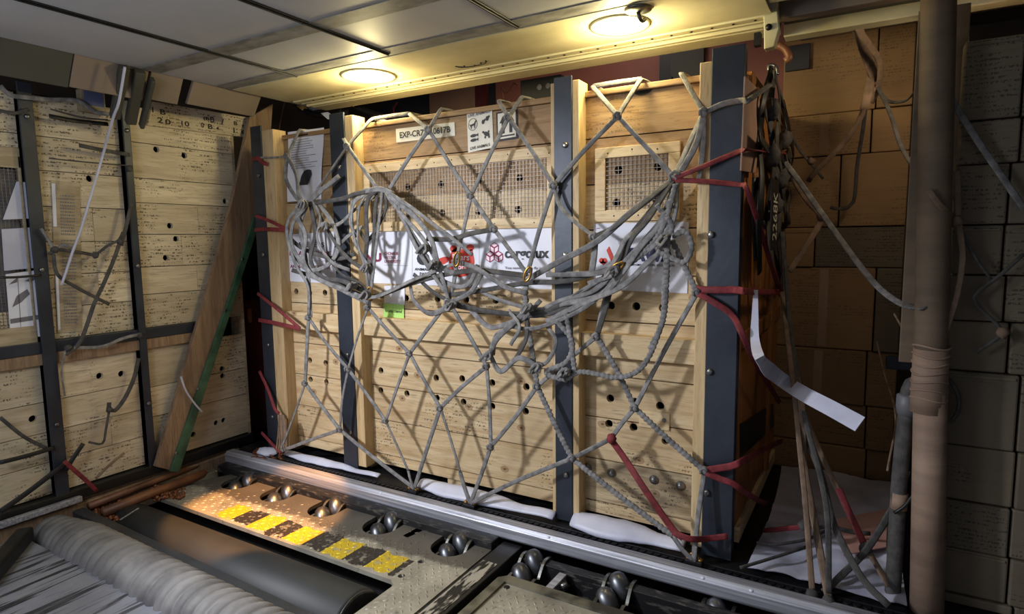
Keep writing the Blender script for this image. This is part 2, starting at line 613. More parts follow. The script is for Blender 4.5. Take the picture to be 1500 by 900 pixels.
def obj(name, mb, mat, parent=None, bevel=0.0, at=None):
    """link a mesh object; at = origin of a top-level mesh"""
    me = bpy.data.meshes.new(name)
    base = ori(parent) if parent is not None else V(at if at is not None else (0, 0, 0))
    me.from_pydata([v - base for v in mb.v], [], mb.f)
    me.polygons.foreach_set('use_smooth', mb.sm)
    me.materials.append(M[mat] if isinstance(mat, str) else mat)
    me.update()
    o = bpy.data.objects.new(name, me)
    COL.objects.link(o)
    if parent is not None:
        o.parent = parent
    else:
        o.location = base
    if bevel:
        b = o.modifiers.new('edge', 'BEVEL')
        b.width = bevel
        b.segments = 2
        b.limit_method = 'ANGLE'
    return o


def tag(o, label, cat, group=None, kind=None):
    if label:
        o['label'] = label
    if cat:
        o['category'] = cat
    if group:
        o['group'] = group
    if kind:
        o['kind'] = kind
    return o


def thing(name, label, cat, loc=(0, 0, 0), group=None):
    o = bpy.data.objects.new(name, None)
    o.empty_display_size = 0.1
    COL.objects.link(o)
    o.location = loc
    return tag(o, label, cat, group)


def struct(name, mb, mat, bevel=0.0, label=None):
    o = obj(name, mb, mat, None, bevel)
    o['kind'] = 'structure'
    if label:
        o['label'] = label
    return o


def copy_tree(o, parent=None):
    c = o.copy()
    COL.objects.link(c)
    c.parent = parent
    for ch in list(o.children):
        copy_tree(ch, c)
    return c


XP, YP, ZP = V((1, 0, 0)), V((0, 1, 0)), V((0, 0, 1))

WORLD = 0.30
LAMP_E = 15
KEY = (-2.9, -2.4, 2.0)
KEY_E = 290
KEY_T = (-1.7, 0.0, 0.46)
KEY_A = math.radians(69)
BAY_E = 52
LOFT_E = 9
SIG = (-2.3, -0.95, 2.2)
SIG_E = 750
SIG_T = (-2.72, -0.53, 0.0)
SIG_A = math.radians(24)
REAR = (0.30, 0.35, 2.15)
REAR_E = 4.5
REAR_T = (-0.2, 1.0, 0.6)

# ================================================================== room shell
struct('floor', MB().box(-4.6, 2.2, -3.2, 2.4, -0.30, -0.18), 'pit', label='dark deck below the roller trays')
CZ = 2.30                                          # underside of the ceiling panels
mb = MB().box(-3.22, -0.385, -3.2, 0.472, CZ, CZ + 0.05)
mb.box(-0.385, 2.2, -3.2, -0.25, CZ, CZ + 0.05)
struct('ceiling', mb, 'ceil', label='grey metal ceiling panels over the cargo bay')
struct('ceiling.001', MB().box(-4.6, 2.2, -3.2, 2.4, 3.20, 3.26), 'wall_dark', label='dark upper ceiling behind the lowered panels')
struct('wall_back', MB().box(-4.6, 2.2, 1.95, 2.05, -0.2, 3.2), 'wall_dark', label='dark rear bulkhead behind the loads')
struct('wall_left', MB().box(-4.6, -4.5, -3.2, 2.0, -0.2, 3.2), 'wall_dark', label='sidewall behind the weathered crate')
struct('wall_right', MB().box(2.1, 2.2, -3.2, 2.0, -0.2, 3.2), 'wall_dark', label='sidewall at the dark end of the bay')

# ceiling seams: thin rails along Y, scuffed bands along X
for k, (p0, p1) in enumerate((((67, 0), (425, 112)), ((349, 0), (576, 76)), ((690, 0), (762, 37)))):
    a, b = onz(p0, CZ), onz(p1, CZ)
    x = (a.x + b.x) / 2
    mb = MB().box(x - 0.012, x + 0.012, -3.0, b.y, CZ - 0.008, CZ - 0.0005)
    mb.box(x - 0.004, x + 0.004, -3.0, b.y, CZ - 0.014, CZ - 0.008)
    struct('trim_%d' % (k + 1), mb, 'dark_steel', 0.002, 'dark seam rail across the ceiling panels')
yb = onz((590, 4), CZ).y
struct('trim_4', MB().box(-3.2, -0.385, yb - 0.05, yb + 0.05, CZ - 0.004, CZ - 0.0006), 'ceil_band', 0, 'scuffed grey band between ceiling panels')
yb2 = onz((600, 68), CZ).y
struct('trim_5', MB().box(-3.2, -0.385, yb2 - 0.045, yb2 + 0.045, CZ - 0.004, CZ - 0.0006), 'ceil_band', 0, 'scuffed grey band nearest the ceiling lamps')
struct('trim_6', MB().box(-3.2, -0.385, yb2 + 0.05, 0.19, CZ - 0.007, CZ - 0.0006), 'ceil_beam', 0.002, 'cream painted lamp strip of the ceiling')
# cream edge beam with a rolled lip and a row of rivets
mb = MB().box(-3.16, -0.385, 0.20, 0.245, CZ - 0.012, CZ - 0.0005)
mb.box(-3.16, -0.385, 0.265, 0.285, CZ - 0.010, CZ - 0.0005)
mb.box(-3.16, -0.385, 0.305, 0.325, CZ - 0.018, CZ - 0.0005)
mb.box(-3.16, -0.385, 0.355, 0.475, CZ - 0.014, CZ + 0.06)
struct('beam_front', mb, 'ceil_beam', 0.004, 'cream edge beam of the ceiling above the crate')
x = -3.0
mb = MB()
while x < -0.42:
    mb.ball((x, 0.222, CZ - 0.012), (0.007, 0.007, 0.004), 6, 4)
    x += 0.085
struct('trim_7', mb, 'dark_steel', 0, 'row of rivets along the ceiling edge')
mb = MB()
cx = onz((692, 92), CZ)
for k in range(3):
    mb.ball((cx.x - 0.05 + k * 0.05, cx.y + 0.02 * (k % 2), CZ - 0.008), 0.006, 6, 4)
mb.tube([cx + V((0.09 * math.cos(t), -0.02 + 0.05 * math.sin(t), -0.008)) for t in [math.pi * i / 10 for i in range(11)]], 0.003, 5)
struct('trim_8', mb, 'dark_steel', 0, 'rivets and a curved scratch plate in the lamp strip')


def ceiling_light(p, pr, label):
    c = onz(p, CZ)
    e = onz(pr, CZ)
    r = (e - c).length * 0.95
    t = thing('ceiling_light', label, 'ceiling light', c, 'recessed ceiling lights')
    obj('lens', MB().lathe(c + V((0, 0, -0.006)), (0, 0, -1), [(0.0, r), (0.006, r * 0.97), (0.012, r * 0.8), (0.015, r * 0.4), (0.016, r * 0.02)], 32), glow('lamp_lens', (255, 250, 226), 6.0), t)
    rim = MB()
    rim.sweep([c + V((r * 1.06 * math.cos(a), r * 1.06 * math.sin(a), -0.009)) for a in [2 * math.pi * i / 36 for i in range(36)]],
              [(-0.012, -0.003), (0.012, -0.003), (0.012, 0.004), (-0.012, 0.004)], (0, 0, -1), closed=True)
    obj('rim', rim, 'ceil_beam', t)
    ld = bpy.data.lights.new('ceiling_lamp', 'POINT')
    ld.shadow_soft_size = 0.05
    ld.color = (1.0, 0.84, 0.42)
    lo = bpy.data.objects.new('ceiling_lamp', ld)
    COL.objects.link(lo)
    lo.location = c + V((0, 0, -0.10))
    mk_ = MB()
    rs_ = random.Random(4)
    for q in range(14):
        u_ = V((rs_.uniform(0.1, 0.75) * r, rs_.uniform(-0.35, 0.3) * r, -0.0225))
        mk_.obox(c + u_, V((rs_.uniform(0.008, 0.025), rs_.uniform(-0.004, 0.006), 0)), V((0, 0.0035, 0)), V((0, 0, -0.001)))
    obj('sticker', mk_, 'grey_ink', t)
    return t, ld, c, r


L1, LD1, LC1, LR1 = ceiling_light((908, 34), (947, 27), 'bright round ceiling light with worn stickers nearest the hanging bracket')
L2, LD2, LC2, LR2 = ceiling_light((540, 109), (569, 104), 'small looking round ceiling light above the long labelled plank')
LD1.energy = LAMP_E
LD2.energy = LAMP_E
# hook fitting beside the nearer light
c = onz((935, 10), CZ)
t = thing('ceiling_fitting', 'small grey metal fitting on the ceiling beside the brighter round light', 'fitting', c)
obj('base_plate', MB().lathe(c + V((0, 0, -0.007)), (0, 0, -1), [(0, 0.055), (0.008, 0.05), (0.014, 0.03)], 18), 'bracket_steel', t)
obj('stem', MB().tube(spline([c + V((0.0, 0, -0.02)), c + V((0.005, 0.0, -0.04)), c + V((0.01, 0.015, -0.05)), c + V((0.015, 0.04, -0.035))], 0.008), 0.008), 'bracket_steel', t)

# hanging brackets at the ceiling edge
a, b = ony((1112, -10), 0.20), ony((1132, 66), 0.20)
t = thing('hanging_bracket', 'worn cream metal arm hanging from the ceiling edge above the corner post', 'bracket', a)
mb = MB()
mb.prism([(-0.032, 0.10), (0.034, 0.10), (0.038, -0.03), (0.046, -0.10), (0.030, -0.165), (-0.008, -0.17), (-0.012, -0.07)], XP, ZP, YP * 0.05, ony((1124, 14), 0.20) + V((0, 0, 0.02)))
obj('arm', mb, 'ceil_beam', t, 0.004)
mb = MB()
q = ony((1126, 40), 0.20)
mb.lathe(q + V((0, 0.01, 0)), (0, -1, 0), [(0, 0.014), (0.018, 0.012)], 10)
mb.box(q.x - 0.055, q.x - 0.03, 0.205, 0.24, q.z - 0.06, q.z - 0.01)
obj('pin', mb, 'dark_steel', t)
q = ony((1066, 8), 0.14)
t = tag(obj('bracket_stub', MB().prism([(-0.05, 0.06), (0.05, 0.06), (0.05, -0.02), (0.035, -0.035), (-0.02, -0.01)], XP, ZP, YP * 0.06, q, ), 'dark_steel', None, 0.003, q),
        'short dark pointed bracket on the ceiling left of the cream arm', 'bracket')

# dark cove panels and longitudinal beams to the right of the lowered ceiling
for k, (y0, y1, z0, mt) in enumerate(((-0.25, 0.02, 2.34, 'lining'), (0.02, 0.10, 2.30, 'ceil_beam'), (0.10, 0.28, 2.35, 'lining'), (0.28, 0.34, 2.295, 'lining'), (0.34, 0.52, 2.34, 'lining_green'), (0.52, 0.60, 2.29, 'ceil_beam'), (0.60, 1.1, 2.47, 'lining_green'), (1.1, 1.2, 2.45, 'lining'), (1.2, 1.79, 2.55, 'lining_green'))):
    struct('beam_right' + ('.%03d' % k if k else ''), MB().box(-0.38, 2.1, y0, y1, z0, 2.62), mt, 0.004, 'dull longitudinal ceiling beam over the cartons')

# left fascia: sloped sidewall lining below the ceiling edge
fl = [onx((0, 62), -3.22), onx((380, 140), -3.22)]
mb = MB()
a0, a1 = V((-3.225, -2.2, 2.315)), V((-3.225, 0.02, 2.315))
b0, b1 = V((-3.31, -2.2, 2.155)), V((-3.31, 0.02, 2.155))
th = V((-0.02, 0, 0))
cut = -1.15


def lin_panel(name, y0, y1, mat, label, drop):
    o = V((-3.225, y0, 2.315))
    return struct(name, MB().obox(o, V((0, y1 - y0, 0)), V((-0.085, 0, -drop)), V((-0.02, 0, 0.008))), mat, 0.004, label)


lin_panel('trim_9', -2.4, -0.985, 'lining_green', 'dark green section of the sidewall lining', 0.155)
lin_panel('trim_10', -0.98, -0.64, 'lining', 'brown section of the sidewall lining', 0.150)
lin_panel('trim_11', -0.40, 0.03, 'lining', 'brown section of the sidewall lining over the marked board', 0.125)
# sloped frame foot breaking through the lining
mb = MB()
yA, yB = onx((150, 120), -3.28).y, onx((205, 130), -3.28).y
for p0, p1, w in (((182, 98), (168, 172), 0.045), ((205, 104), (191, 180), 0.05), ((224, 116), (207, 186), 0.022)):
    mb.beam(onx(p0, -3.20), onx(p1, -3.44), (1, -0.2, 0), w, 0.04)
struct('beam_left', mb, 'lining_green', 0.006, 'dark frame strut at the top of the weathered crate')
struct('trim_12', MB().obox((-3.226, -0.63, 2.31), (0, 0.17, 0), (-0.075, 0, -0.135), (-0.015, 0, 0.006)), 'lining', 0.003, 'sloped brown plate beside the frame strut')

# back zone panels seen over the crate
struct('wall_back.001', MB().box(-3.9, -2.66, 1.80, 1.90, 1.2, 3.19), 'wall_navy', 0, 'dark navy bulkhead behind the far end of the crate')
struct('wall_back.002', MB().box(-2.66, -0.45, 1.80, 1.90, 1.2, 3.19), 'wall_pink', 0, 'pinkish bulkhead behind the crate')


def bulge_panel(name, p0, p1, y, label, mat='trim_pink'):
    a, b = ony(p0, y), ony(p1, y)
    w, h = b.x - a.x, a.z - b.z
    r = 0.05
    pts = []
    for (sx, sz, st) in ((1, 1, 0), (-1, 1, 90), (-1, -1, 180), (1, -1, 270)):
        for k in range(5):
            t = math.radians(st + k * 22.5)
            pts.append((w / 2 + sx * (w / 2 - r) + r * math.cos(t), h / 2 + sz * (h / 2 - r) + r * math.sin(t)))
    mb = MB()
    panel(mb, pts, [], 0.035, V((a.x, y, b.z)), XP, ZP, -YP)
    return tag(obj(name, mb, mat, None, 0.012, (a.x, y, b.z)), label, 'panel')


bulge_panel('mounted_hatch', (632, 120), (700, 172), 1.80, 'rounded pinkish access panel above the long labelled plank')
bulge_panel('mounted_hatch', (985, 66), (1032, 112), 1.80, 'rounded dull access panel beside the corner post top', 'lining_green')
struct('trim_13', MB().box(ony((968, 90), 1.80).x, ony((986, 90), 1.80).x, 1.77, 1.80, 1.2, 3.1), 'black', 0, 'black strip beside the dull access panel')
struct('trim_14', MB().box(ony((700, 140), 1.80).x, ony((716, 140), 1.80).x, 1.76, 1.80, 1.2, 3.1), 'maroon_board', 0, 'dark red strip beside the pinkish access panel')
# black box behind the crate top
a, b = ony((762, 118), 1.0), ony((822, 138), 1.0)
t = thing('equipment_box', 'black slotted equipment box behind the top of the middle post', 'box', (a.x, 1.0, b.z))
obj('housing', MB().box(a.x, b.x, 1.0, 1.10, b.z - 0.02, a.z), 'black', t, 0.006)
for k in range(2):
    obj('port', MB().lathe(V((a.x + 0.14 + 0.06 * k, 1.0, (a.z + b.z) / 2)), (0, -1, 0), [(0, 0.018), (0.006, 0.018), (0.006, 0.012)], 14), 'grey_plastic', t)
obj('foot', MB().box(a.x + 0.02, a.x + 0.05, 1.02, 1.08, 2.08, b.z - 0.02), 'dark_steel', t)
# cable bundle and thin wires over the crate top at its left end
q = [ony(p, 0.62) for p in ((424, 140), (440, 158), (462, 168), (490, 168), (505, 158), (520, 150))]
t = thing('hanging_cable', 'thick black cable with a yellow tape band drooping below the ceiling edge', 'cable', q[0])
obj('cable', MB().tube(spline(q, 0.02), 0.018, 8), 'black', t)
q2 = [ony(p, 0.62) for p in ((500, 146), (520, 156), (545, 166), (560, 172))]
obj('cable', MB().tube(spline(q2, 0.02), 0.022, 8), 'black', t)
obj('tape_band', MB().tube([ony((438, 155), 0.62), ony((447, 161), 0.62)], 0.0205, 10), plain('yellow_tape', (176, 140, 70), (150, 116, 56), 8), t)
obj('clip', MB().box(ony((494, 150), 0.62).x, ony((504, 150), 0.62).x, 0.58, 0.66, ony((500, 172), 0.62).z, ony((500, 146), 0.62).z), 'black', t, 0.004)
for ps in (((436, 144), (452, 150), (468, 160), (458, 162), (444, 157)), ((528, 158), (542, 160), (552, 167), (540, 168))):
    obj('bracket_plate', MB().prism([(v.x, v.z) for v in (ony(p, 0.66) for p in ps)], XP, ZP, YP * 0.012, (0, 0.66, 0)), 'alu', t, 0.002)
q3 = [ony(p, 0.60) for p in ((470, 166), (480, 164), (489, 171), (488, 174), (480, 175))]
obj('paper_tag', MB().prism([(v.x, v.z) for v in q3], XP, ZP, YP * 0.003, (0, 0.60, 0)), 'paper', t)
q = [ony(p, 0.9) for p in ((418, 146), (414, 162), (411, 176), (409, 192))]
tag(obj('hanging_wire', MB().tube(spline(q, 0.02), 0.006, 6), 'copper', None, 0, q[0]), 'thin reddish wire hanging left of the black cable', 'wire')
q = [ony(p, 1.4) for p in ((582, 150), (576, 160), (578, 168), (574, 176))]
tag(obj('hanging_wire', MB().tube(spline(q, 0.02), 0.007, 6), 'red', None, 0, q[0]), 'twisted red wire behind the crate top left of the number label', 'wire')
q = [ony(p, 1.3) for p in ((738, 146), (735, 128), (741, 136), (752, 122), (758, 124))]
tag(obj('hanging_wire', MB().tube(spline(q, 0.02), 0.007, 6), 'copper', None, 0, q[0]), 'kinked brown wire behind the crate top left of the black box', 'wire')

# ================================================================== the pallet under the crate
PT = 0.09
t = PALLET = thing('cargo_pallet', 'long metal cargo pallet with an aluminium edge rail under the pine crate', 'pallet', (-1.6, -0.16, 0.02))
obj('sheet', MB().box(-3.52, 0.62, -0.055, 1.9, PT - 0.03, PT), 'dark_steel', t, 0.003)
mb = MB()
prof = [(0.0, 0.0), (0.115, 0.0), (0.125, 0.012), (0.125, 0.058), (0.108, 0.075), (0.060, 0.075), (0.056, 0.062), (0.0, 0.058)]
# rail cross section swept along X: (distance toward the camera from y = -0.05, height above 0.022)
pr = [V((0, -0.05 - p[0], 0.022 + p[1])) for p in prof]
n = len(pr)
vs = [p + XP * -3.52 for p in pr] + [p + XP * 0.62 for p in pr]
mb.add(vs, [tuple(range(n)), tuple(range(2 * n - 1, n - 1, -1))] + [(i, n + i, n + (i + 1) % n, (i + 1) % n) for i in range(n)])
obj('edge_rail', mb, 'alu', t, 0.003)
mb = MB().box(-3.50, 0.60, -0.098, -0.062, PT - 0.012, PT - 0.002)
x = -3.48
while x < 0.58:
    mb.lathe((x, -0.08, PT - 0.003), ZP, [(0, 0.0135), (0.006, 0.0135), (0.006, 0.008)], 8, False)
    x += 0.032
obj('seat_track', mb, 'dark_steel', t)
for x in (-0.34, -0.52, -2.2, -1.2):
    obj('rivet', MB().ball((x, -0.165, 0.088), (0.009, 0.009, 0.005), 8, 5), 'paper', t)

# white sheeting rolled along the pallet edge
def film_roll(px, y0, z0, r, label, seed):
    rnd = random.Random(seed)
    pts, sc = [], []
    a = [ony(p, y0) for p in px]
    q = spline([V((p.x, y0, z0)) for p in a], 0.03)
    for i, p in enumerate(q):
        k = i / (len(q) - 1)
        pts.append(p + V((0, 0.004 * math.sin(i * 0.5 + seed), 0.002 * math.sin(i * 0.9))))
        sc.append((0.55 + 0.45 * math.sin(math.pi * min(1, k * 1.2 + 0.1))) * rnd.uniform(0.96, 1.04))
    mb = MB()
    k = 14
    prof = [(r * 1.35 * math.cos(2 * math.pi * j / k), r * 0.62 * math.sin(2 * math.pi * j / k) * (1 + 0.15 * math.sin(2.0 * j))) for j in range(k)]
    mb.sweep(pts, prof, (0, -0.4, 1), scale=sc)
    return tag(obj('sheeting_roll', mb, 'film', None, 0, pts[0]), label, 'plastic sheeting', 'rolled white sheeting along the pallet edge')


film_roll([(418, 668), (470, 680), (520, 693), (555, 703)], -0.025, PT + 0.018, 0.022, 'thin white sheeting roll at the far left end of the pallet edge', 1)
film_roll([(616, 716), (690, 738), (760, 756), (812, 768)], -0.02, PT + 0.030, 0.036, 'white sheeting roll under the middle post between two tie-down fittings', 2)
film_roll([(840, 780), (900, 790), (950, 800), (1002, 815)], -0.02, PT + 0.036, 0.046, 'fattest white sheeting roll ending at the right tie-down fitting', 3)
q = V((-3.18, -0.10, PT))
tag(obj('crumpled_plastic', MB().ball(onz((392, 662), PT + 0.012), (0.075, 0.05, 0.028), 12, 8, 0.18), 'film', None, 0, (q.x, q.y, PT)), 'small crumpled white plastic lump by the left end of the pallet', 'plastic scrap')
mb = MB()
for k in range(26):
    p = onz((random.uniform(365, 415), random.uniform(658, 672)), PT + 0.004)
    mb.obox(p, V((random.uniform(0.02, 0.06), random.uniform(-0.02, 0.02), 0)), V((random.uniform(-0.01, 0.01), 0.012, 0)), V((0, 0, 0.006)))
tag(obj('wood_debris', mb, 'rust_chip', None, 0, (-3.3, -0.1, PT)), 'orange brown splinters scattered at the left end of the pallet', 'debris', None, 'stuff')

# ================================================================== the pine crate
FY = 0.075                                          # face of the boards
CR = thing('transport_crate', 'large pine animal transport crate with blue-grey steel corner posts', 'crate', (-1.88, 0.8, PT))
X0, X1 = -3.31, -0.445
for x0, x1 in ((-3.31, -3.212), (-2.632, -2.522), (-1.243, -1.157)):
    mb = MB().box(x0, x1, -0.006, 0.004, PT + 0.01, 2.125)
    mb.box(x0, x0 + 0.008, 0.004, 0.07, PT + 0.01, 2.125)
    po = obj('corner_post' if x0 < -3 else 'steel_post', mb, 'blue_steel', CR, 0.002)
    for z in (0.32, 0.80, 1.32, 1.86):
        obj('bolt', MB().lathe(((x0 + x1) / 2 + 0.012, -0.006, z + 0.03 * math.sin(x0 * 9 + z * 5)), (0, -1, 0), [(0, 0.013), (0.007, 0.013), (0.010, 0.007)], 8), 'bolt', po)
mb = MB().box(-0.565, -0.445, -0.006, 0.006, PT + 0.01, 2.14)
mb.box(-0.457, -0.445, 0.006, 0.05, PT + 0.01, 2.14)
po = obj('corner_post', mb, 'blue_steel', CR, 0.002)
for p in ((1042, 344), (1040, 545), (1036, 722)):
    obj('bolt', MB().lathe(ony(p, -0.006), (0, -1, 0), [(0, 0.014), (0.008, 0.014), (0.011, 0.007)], 8), 'bolt', po)
for x0, x1, y0 in ((-3.212, -3.112, 0.0), (-2.522, -2.462, 0.0), (-1.262, -1.243, 0.0), (-1.157, -1.125, 0.0), (-0.612, -0.565, 0.0)):
    obj('upright', MB().box(x0, x1, y0, FY + 0.02, PT + 0.035, 2.095 if x0 < -3 or x0 > -1 else 2.105), 'upright', CR, 0.003)

HOLES = [(895, 448), (932, 449), (971, 451), (894, 584), (930, 589), (967, 595), (892, 619), (928, 625), (975, 646),
         (558, 543), (594, 548), (639, 554), (677, 555), (721, 561), (771, 567), (558, 572), (596, 575), (640, 580), (679, 588), (721, 592), (770, 602),
         (559, 433), (595, 437), (641, 438), (726, 440), (683, 439), (770, 440),
         (434, 427), (454, 429), (476, 429), (434, 526), (454, 528), (477, 532), (436, 553), (455, 556), (478, 560),
         (761, 261), (759, 307), (701, 265), (701, 311), (597, 274), (646, 270), (648, 312), (597, 320), (550, 280), (548, 325),
         (906, 249), (964, 244), (903, 297), (962, 293)]
HW = [ony(p, FY) for p in HOLES]
ZL = [0.135, 0.195, 0.40, 0.60, 0.80, 1.05, 1.26, 1.46, 1.66, 1.86, 2.04]
HR = 0.0185
for bx0, bx1 in ((-3.112, -2.632), (-2.462, -1.262), (-1.125, -0.612)):
    for k in range(len(ZL) - 1):
        z0, z1 = ZL[k] + 0.0028, ZL[k + 1] - 0.0028
        hs = []
        for h in HW:
            if bx0 + 0.03 < h.x < bx1 - 0.03 and z0 - 0.012 < h.z < z1 + 0.0:
                hz = min(max(h.z, z0 + HR + 0.003), z1 - HR - 0.003)
                if z1 - z0 > 0.1 and all(abs(hz - q[1]) + abs(h.x - q[0]) > 0.05 for q in hs):
                    hs.append((h.x, hz))
        mb = MB()
        panel(mb, [(bx0, z0), (bx1, z0), (bx1, z1), (bx0, z1)], [circle(a, b, HR) for a, b in hs], 0.022, (0, FY + 0.022, 0), XP, ZP, -YP)
        stained = bx0 > -1.2 and k in (1,)
        obj('board', mb, 'plank_stain' if stained else ('ply_shaded_pine' if k >= 8 else 'plank'), CR, 0.0015)  # top boards are the same pine, their shade put into a darker colour
# added black sheet standing for the dark inside, seen through holes and seams
obj('dark_inside', MB().box(-3.2, -0.5, 0.20, 0.215, 0.14, 2.05), 'pit', CR)
# top caps, mid battens, bottom skids
for bx0, bx1 in ((-3.112, -2.632), (-2.462, -1.262), (-1.125, -0.612)):
    obj('top_cap', MB().box(bx0, bx1, FY - 0.012, FY + 0.03, 2.04, 2.066), 'ply_shaded_pine', CR, 0.004)
    obj('batten', MB().box(bx0, bx1, 0.022, FY, 0.895, 1.0), 'batten', CR, 0.003)
obj('top_panel', MB().box(-3.29, -0.46, 0.11, 1.55, 2.03, 2.06), 'ply_shaded_pine', CR, 0.003)
for x in (-3.2, -2.55, -1.9, -1.20, -0.58):
    obj('skid', MB().box(x - 0.05, x + 0.05, 0.09, 1.5, PT, 0.135), 'batten', CR, 0.003)
obj('base_panel', MB().box(-3.28, -0.47, 0.12, 1.5, 0.136, 0.15), 'ply_shaded_pine', CR)
obj('rear_panel', MB().box(-3.29, -0.46, 1.53, 1.55, 0.14, 2.05), 'ply_shaded_pine', CR)
obj('left_end_panel', MB().box(-3.30, -3.28, 0.07, 1.53, 0.14, 2.05), 'ply_shaded_pine', CR)
# mesh covered ventilation windows
def vent_window(x0, x1, z0, z1, bw, top_h):
    yf = FY - 0.016
    fr = MB()
    fr.box(x0, x1, yf, FY - 0.0005, z1 - top_h, z1)
    fr.box(x0, x1, yf, FY - 0.0005, z0, z0 + bw)
    fr.box(x0, x0 + bw, yf, FY - 0.0005, z0 + bw, z1 - top_h)
    fr.box(x1 - bw, x1, yf, FY - 0.0005, z0 + bw, z1 - top_h)
    f = obj('window_frame', fr, 'batten', CR, 0.002)
    nl = MB()
    k = x0 + 0.06
    while k < x1 - 0.03:
        nl.ball((k, yf, z1 - top_h / 2 + 0.006 * math.sin(k * 40)), 0.0035, 6, 4)
        nl.ball((k + 0.03, yf, z0 + bw / 2), 0.0035, 6, 4)
        k += 0.11
    obj('nail', nl, 'dark_steel', f)
    wm = MB()
    ym = FY - 0.008
    k = x0 + bw
    while k < x1 - bw:
        wm.box(k, k + 0.0022, ym, ym + 0.002, z0 + bw, z1 - top_h)
        k += 0.019
    k = z0 + bw
    while k < z1 - top_h:
        wm.box(x0 + bw, x1 - bw, ym - 0.002, ym, k, k + 0.0022)
        k += 0.019
    obj('wire_mesh', wm, 'wire', f)


vent_window(-2.462, -1.264, 1.475, 1.845, 0.05, 0.05)
vent_window(-1.075, -0.700, 1.495, 1.815, 0.048, 0.045)
# small plate and bolts on the right bay
a, b = ony((937, 600), FY), ony((981, 631), FY)
pc = obj('cover_plate', MB().box(a.x, b.x, FY - 0.008, FY - 0.0003, b.z, a.z), 'batten', CR, 0.002)
obj('screw', MB().lathe(ony((973, 616), FY - 0.008), (0, -1, 0), [(0, 0.009), (0.003, 0.009), (0.004, 0.004)], 10), 'bolt', pc)
for p in ((861, 685), (896, 693), (958, 703), (997, 712)):
    obj('carriage_bolt', MB().lathe(ony(p, FY), (0, -1, 0), [(0, 0.021), (0.004, 0.021), (0.006, 0.012), (0.014, 0.010), (0.015, 0.004)], 14), 'bolt', CR)
obj('handle_slot', MB().prism([(0.045 * math.cos(t), 0.026 * math.sin(t)) for t in [math.pi + math.pi * i / 10 for i in range(11)]], XP, ZP, YP * -0.003, ony((941, 130), FY)), 'pit', CR)
# right end of the crate
SX = -0.452
E1 = [0.052, 0.50, 0.98, 1.46]
for k in range(3):
    obj('end_panel', MB().box(SX - 0.015, SX, E1[k] + 0.003, E1[k + 1] - 0.003, 0.20, 2.05), 'orange_ply', CR, 0.002)
for y in (0.90, 1.47):
    obj('end_upright', MB().box(SX, SX + 0.02, y - 0.035, y + 0.035, 0.18, 2.06), 'orange_ply', CR, 0.003)
for z in (0.155, 1.0, 2.04):
    obj('end_rail', MB().box(SX - 0.02, SX + 0.012, 0.135, 1.505, z - 0.04, z + 0.03), 'orange_ply' if z > 0.5 else 'batten', CR, 0.003)
c4 = [onx(p, SX + 0.002) for p in ((1084, 670), (1133, 624), (1131, 592), (1084, 622))]
obj('dark_hatch', MB().prism([(p.y, p.z) for p in c4], YP, ZP, XP * 0.006, (SX + 0.0005, 0, 0)), 'black', CR)
c4 = [onx(p, SX + 0.024) for p in ((1091, 112), (1111, 132), (1113, 180), (1106, 254), (1085, 250), (1088, 195))]
tag(obj('cardboard_strip', MB().prism([(p.y, p.z) for p in c4], YP, ZP, XP * 0.006, (SX + 0.021, 0, 0)), plain('pale_card', (196, 160, 140), (176, 140, 122), 5), None, 0.001, (SX, 0.2, 1.7)),
    'pale pinkish cardboard strip hanging on the end of the pine crate', 'cardboard')

# ------------------------------------------------------------------ papers and signs on the crate
YS = FY - 0.0022


def sheet(name, corners, label, cat, mat='paper', curl=0.0, y=YS, group=None):
    """corner pixels: top left, top right, bottom right, bottom left, on the board face"""
    c = [ony(p, y) for p in corners]
    root = thing(name, label, cat, c[3], group)
    th = 0.0015

    def fn(u, v, dy):
        p = c[3].lerp(c[2], u).lerp(c[0].lerp(c[1], u), v)
        return V((p.x, y - dy - curl * (0.5 + 0.5 * math.sin(u * 5 + v * 7)) * 0.01, p.z))
    mb = MB()
    mb.grid(8, 10, lambda u, v: fn(u, v, th))
    mb.grid(8, 10, lambda u, v: fn(u, v, 0.0))
    for i in range(4):
        pass
    obj('sheet', mb, mat, root)
    O, U, W = c[3], (c[2] - c[3]), (c[0] - c[3])
    return root, O + V((0, -th - 0.0012 - curl * 0.01, 0)), U, W


def put(root, S, txt, u, v, w, h, mat, name='lettering', fat=0.012):
    r, O, U, W = S
    mb = MB()
    lettering(mb, txt, O + U * u + W * v, U.normalized(), W.normalized(), U.length * w, W.length * h, -YP, 0.0017, fat)
    return obj(name, mb, mat, root)


def mark(S, polys, mat, name='printed_marking', lift=0.0009):
    r, O, U, W = S
    mb = MB()
    for pl in polys:
        vs = [O + U * p[0] + W * p[1] - YP * lift for p in pl]
        mb.add(vs, [tuple(range(len(vs)))])
    return obj(name, mb, mat, r)


def bar(x0, y0, x1, y1):
    return [(x0, y0), (x1, y0), (x1, y1), (x0, y1)]


# tall notice on the left bay
S = sheet('paper_notice', ((423, 194), (475, 187), (471, 292), (422, 296)), 'tall white paper notice with a dark animal picture on the left bay of the crate', 'paper notice', curl=0.7)
rr = random.Random(3)
mark(S, [bar(0.12, 0.86 - 0.033 * k, 0.12 + rr.uniform(0.45, 0.78), 0.867 - 0.033 * k) for k in range(13)], 'grey_ink', 'printed_marking')
mark(S, [bar(0.30, 0.915, 0.62, 0.935)], 'ink', 'heading')
mark(S, [[(0.36, 0.22), (0.62, 0.22), (0.66, 0.26), (0.74, 0.36), (0.72, 0.42), (0.64, 0.435), (0.52, 0.42), (0.44, 0.36), (0.40, 0.28)]], 'photo_dark', 'picture')
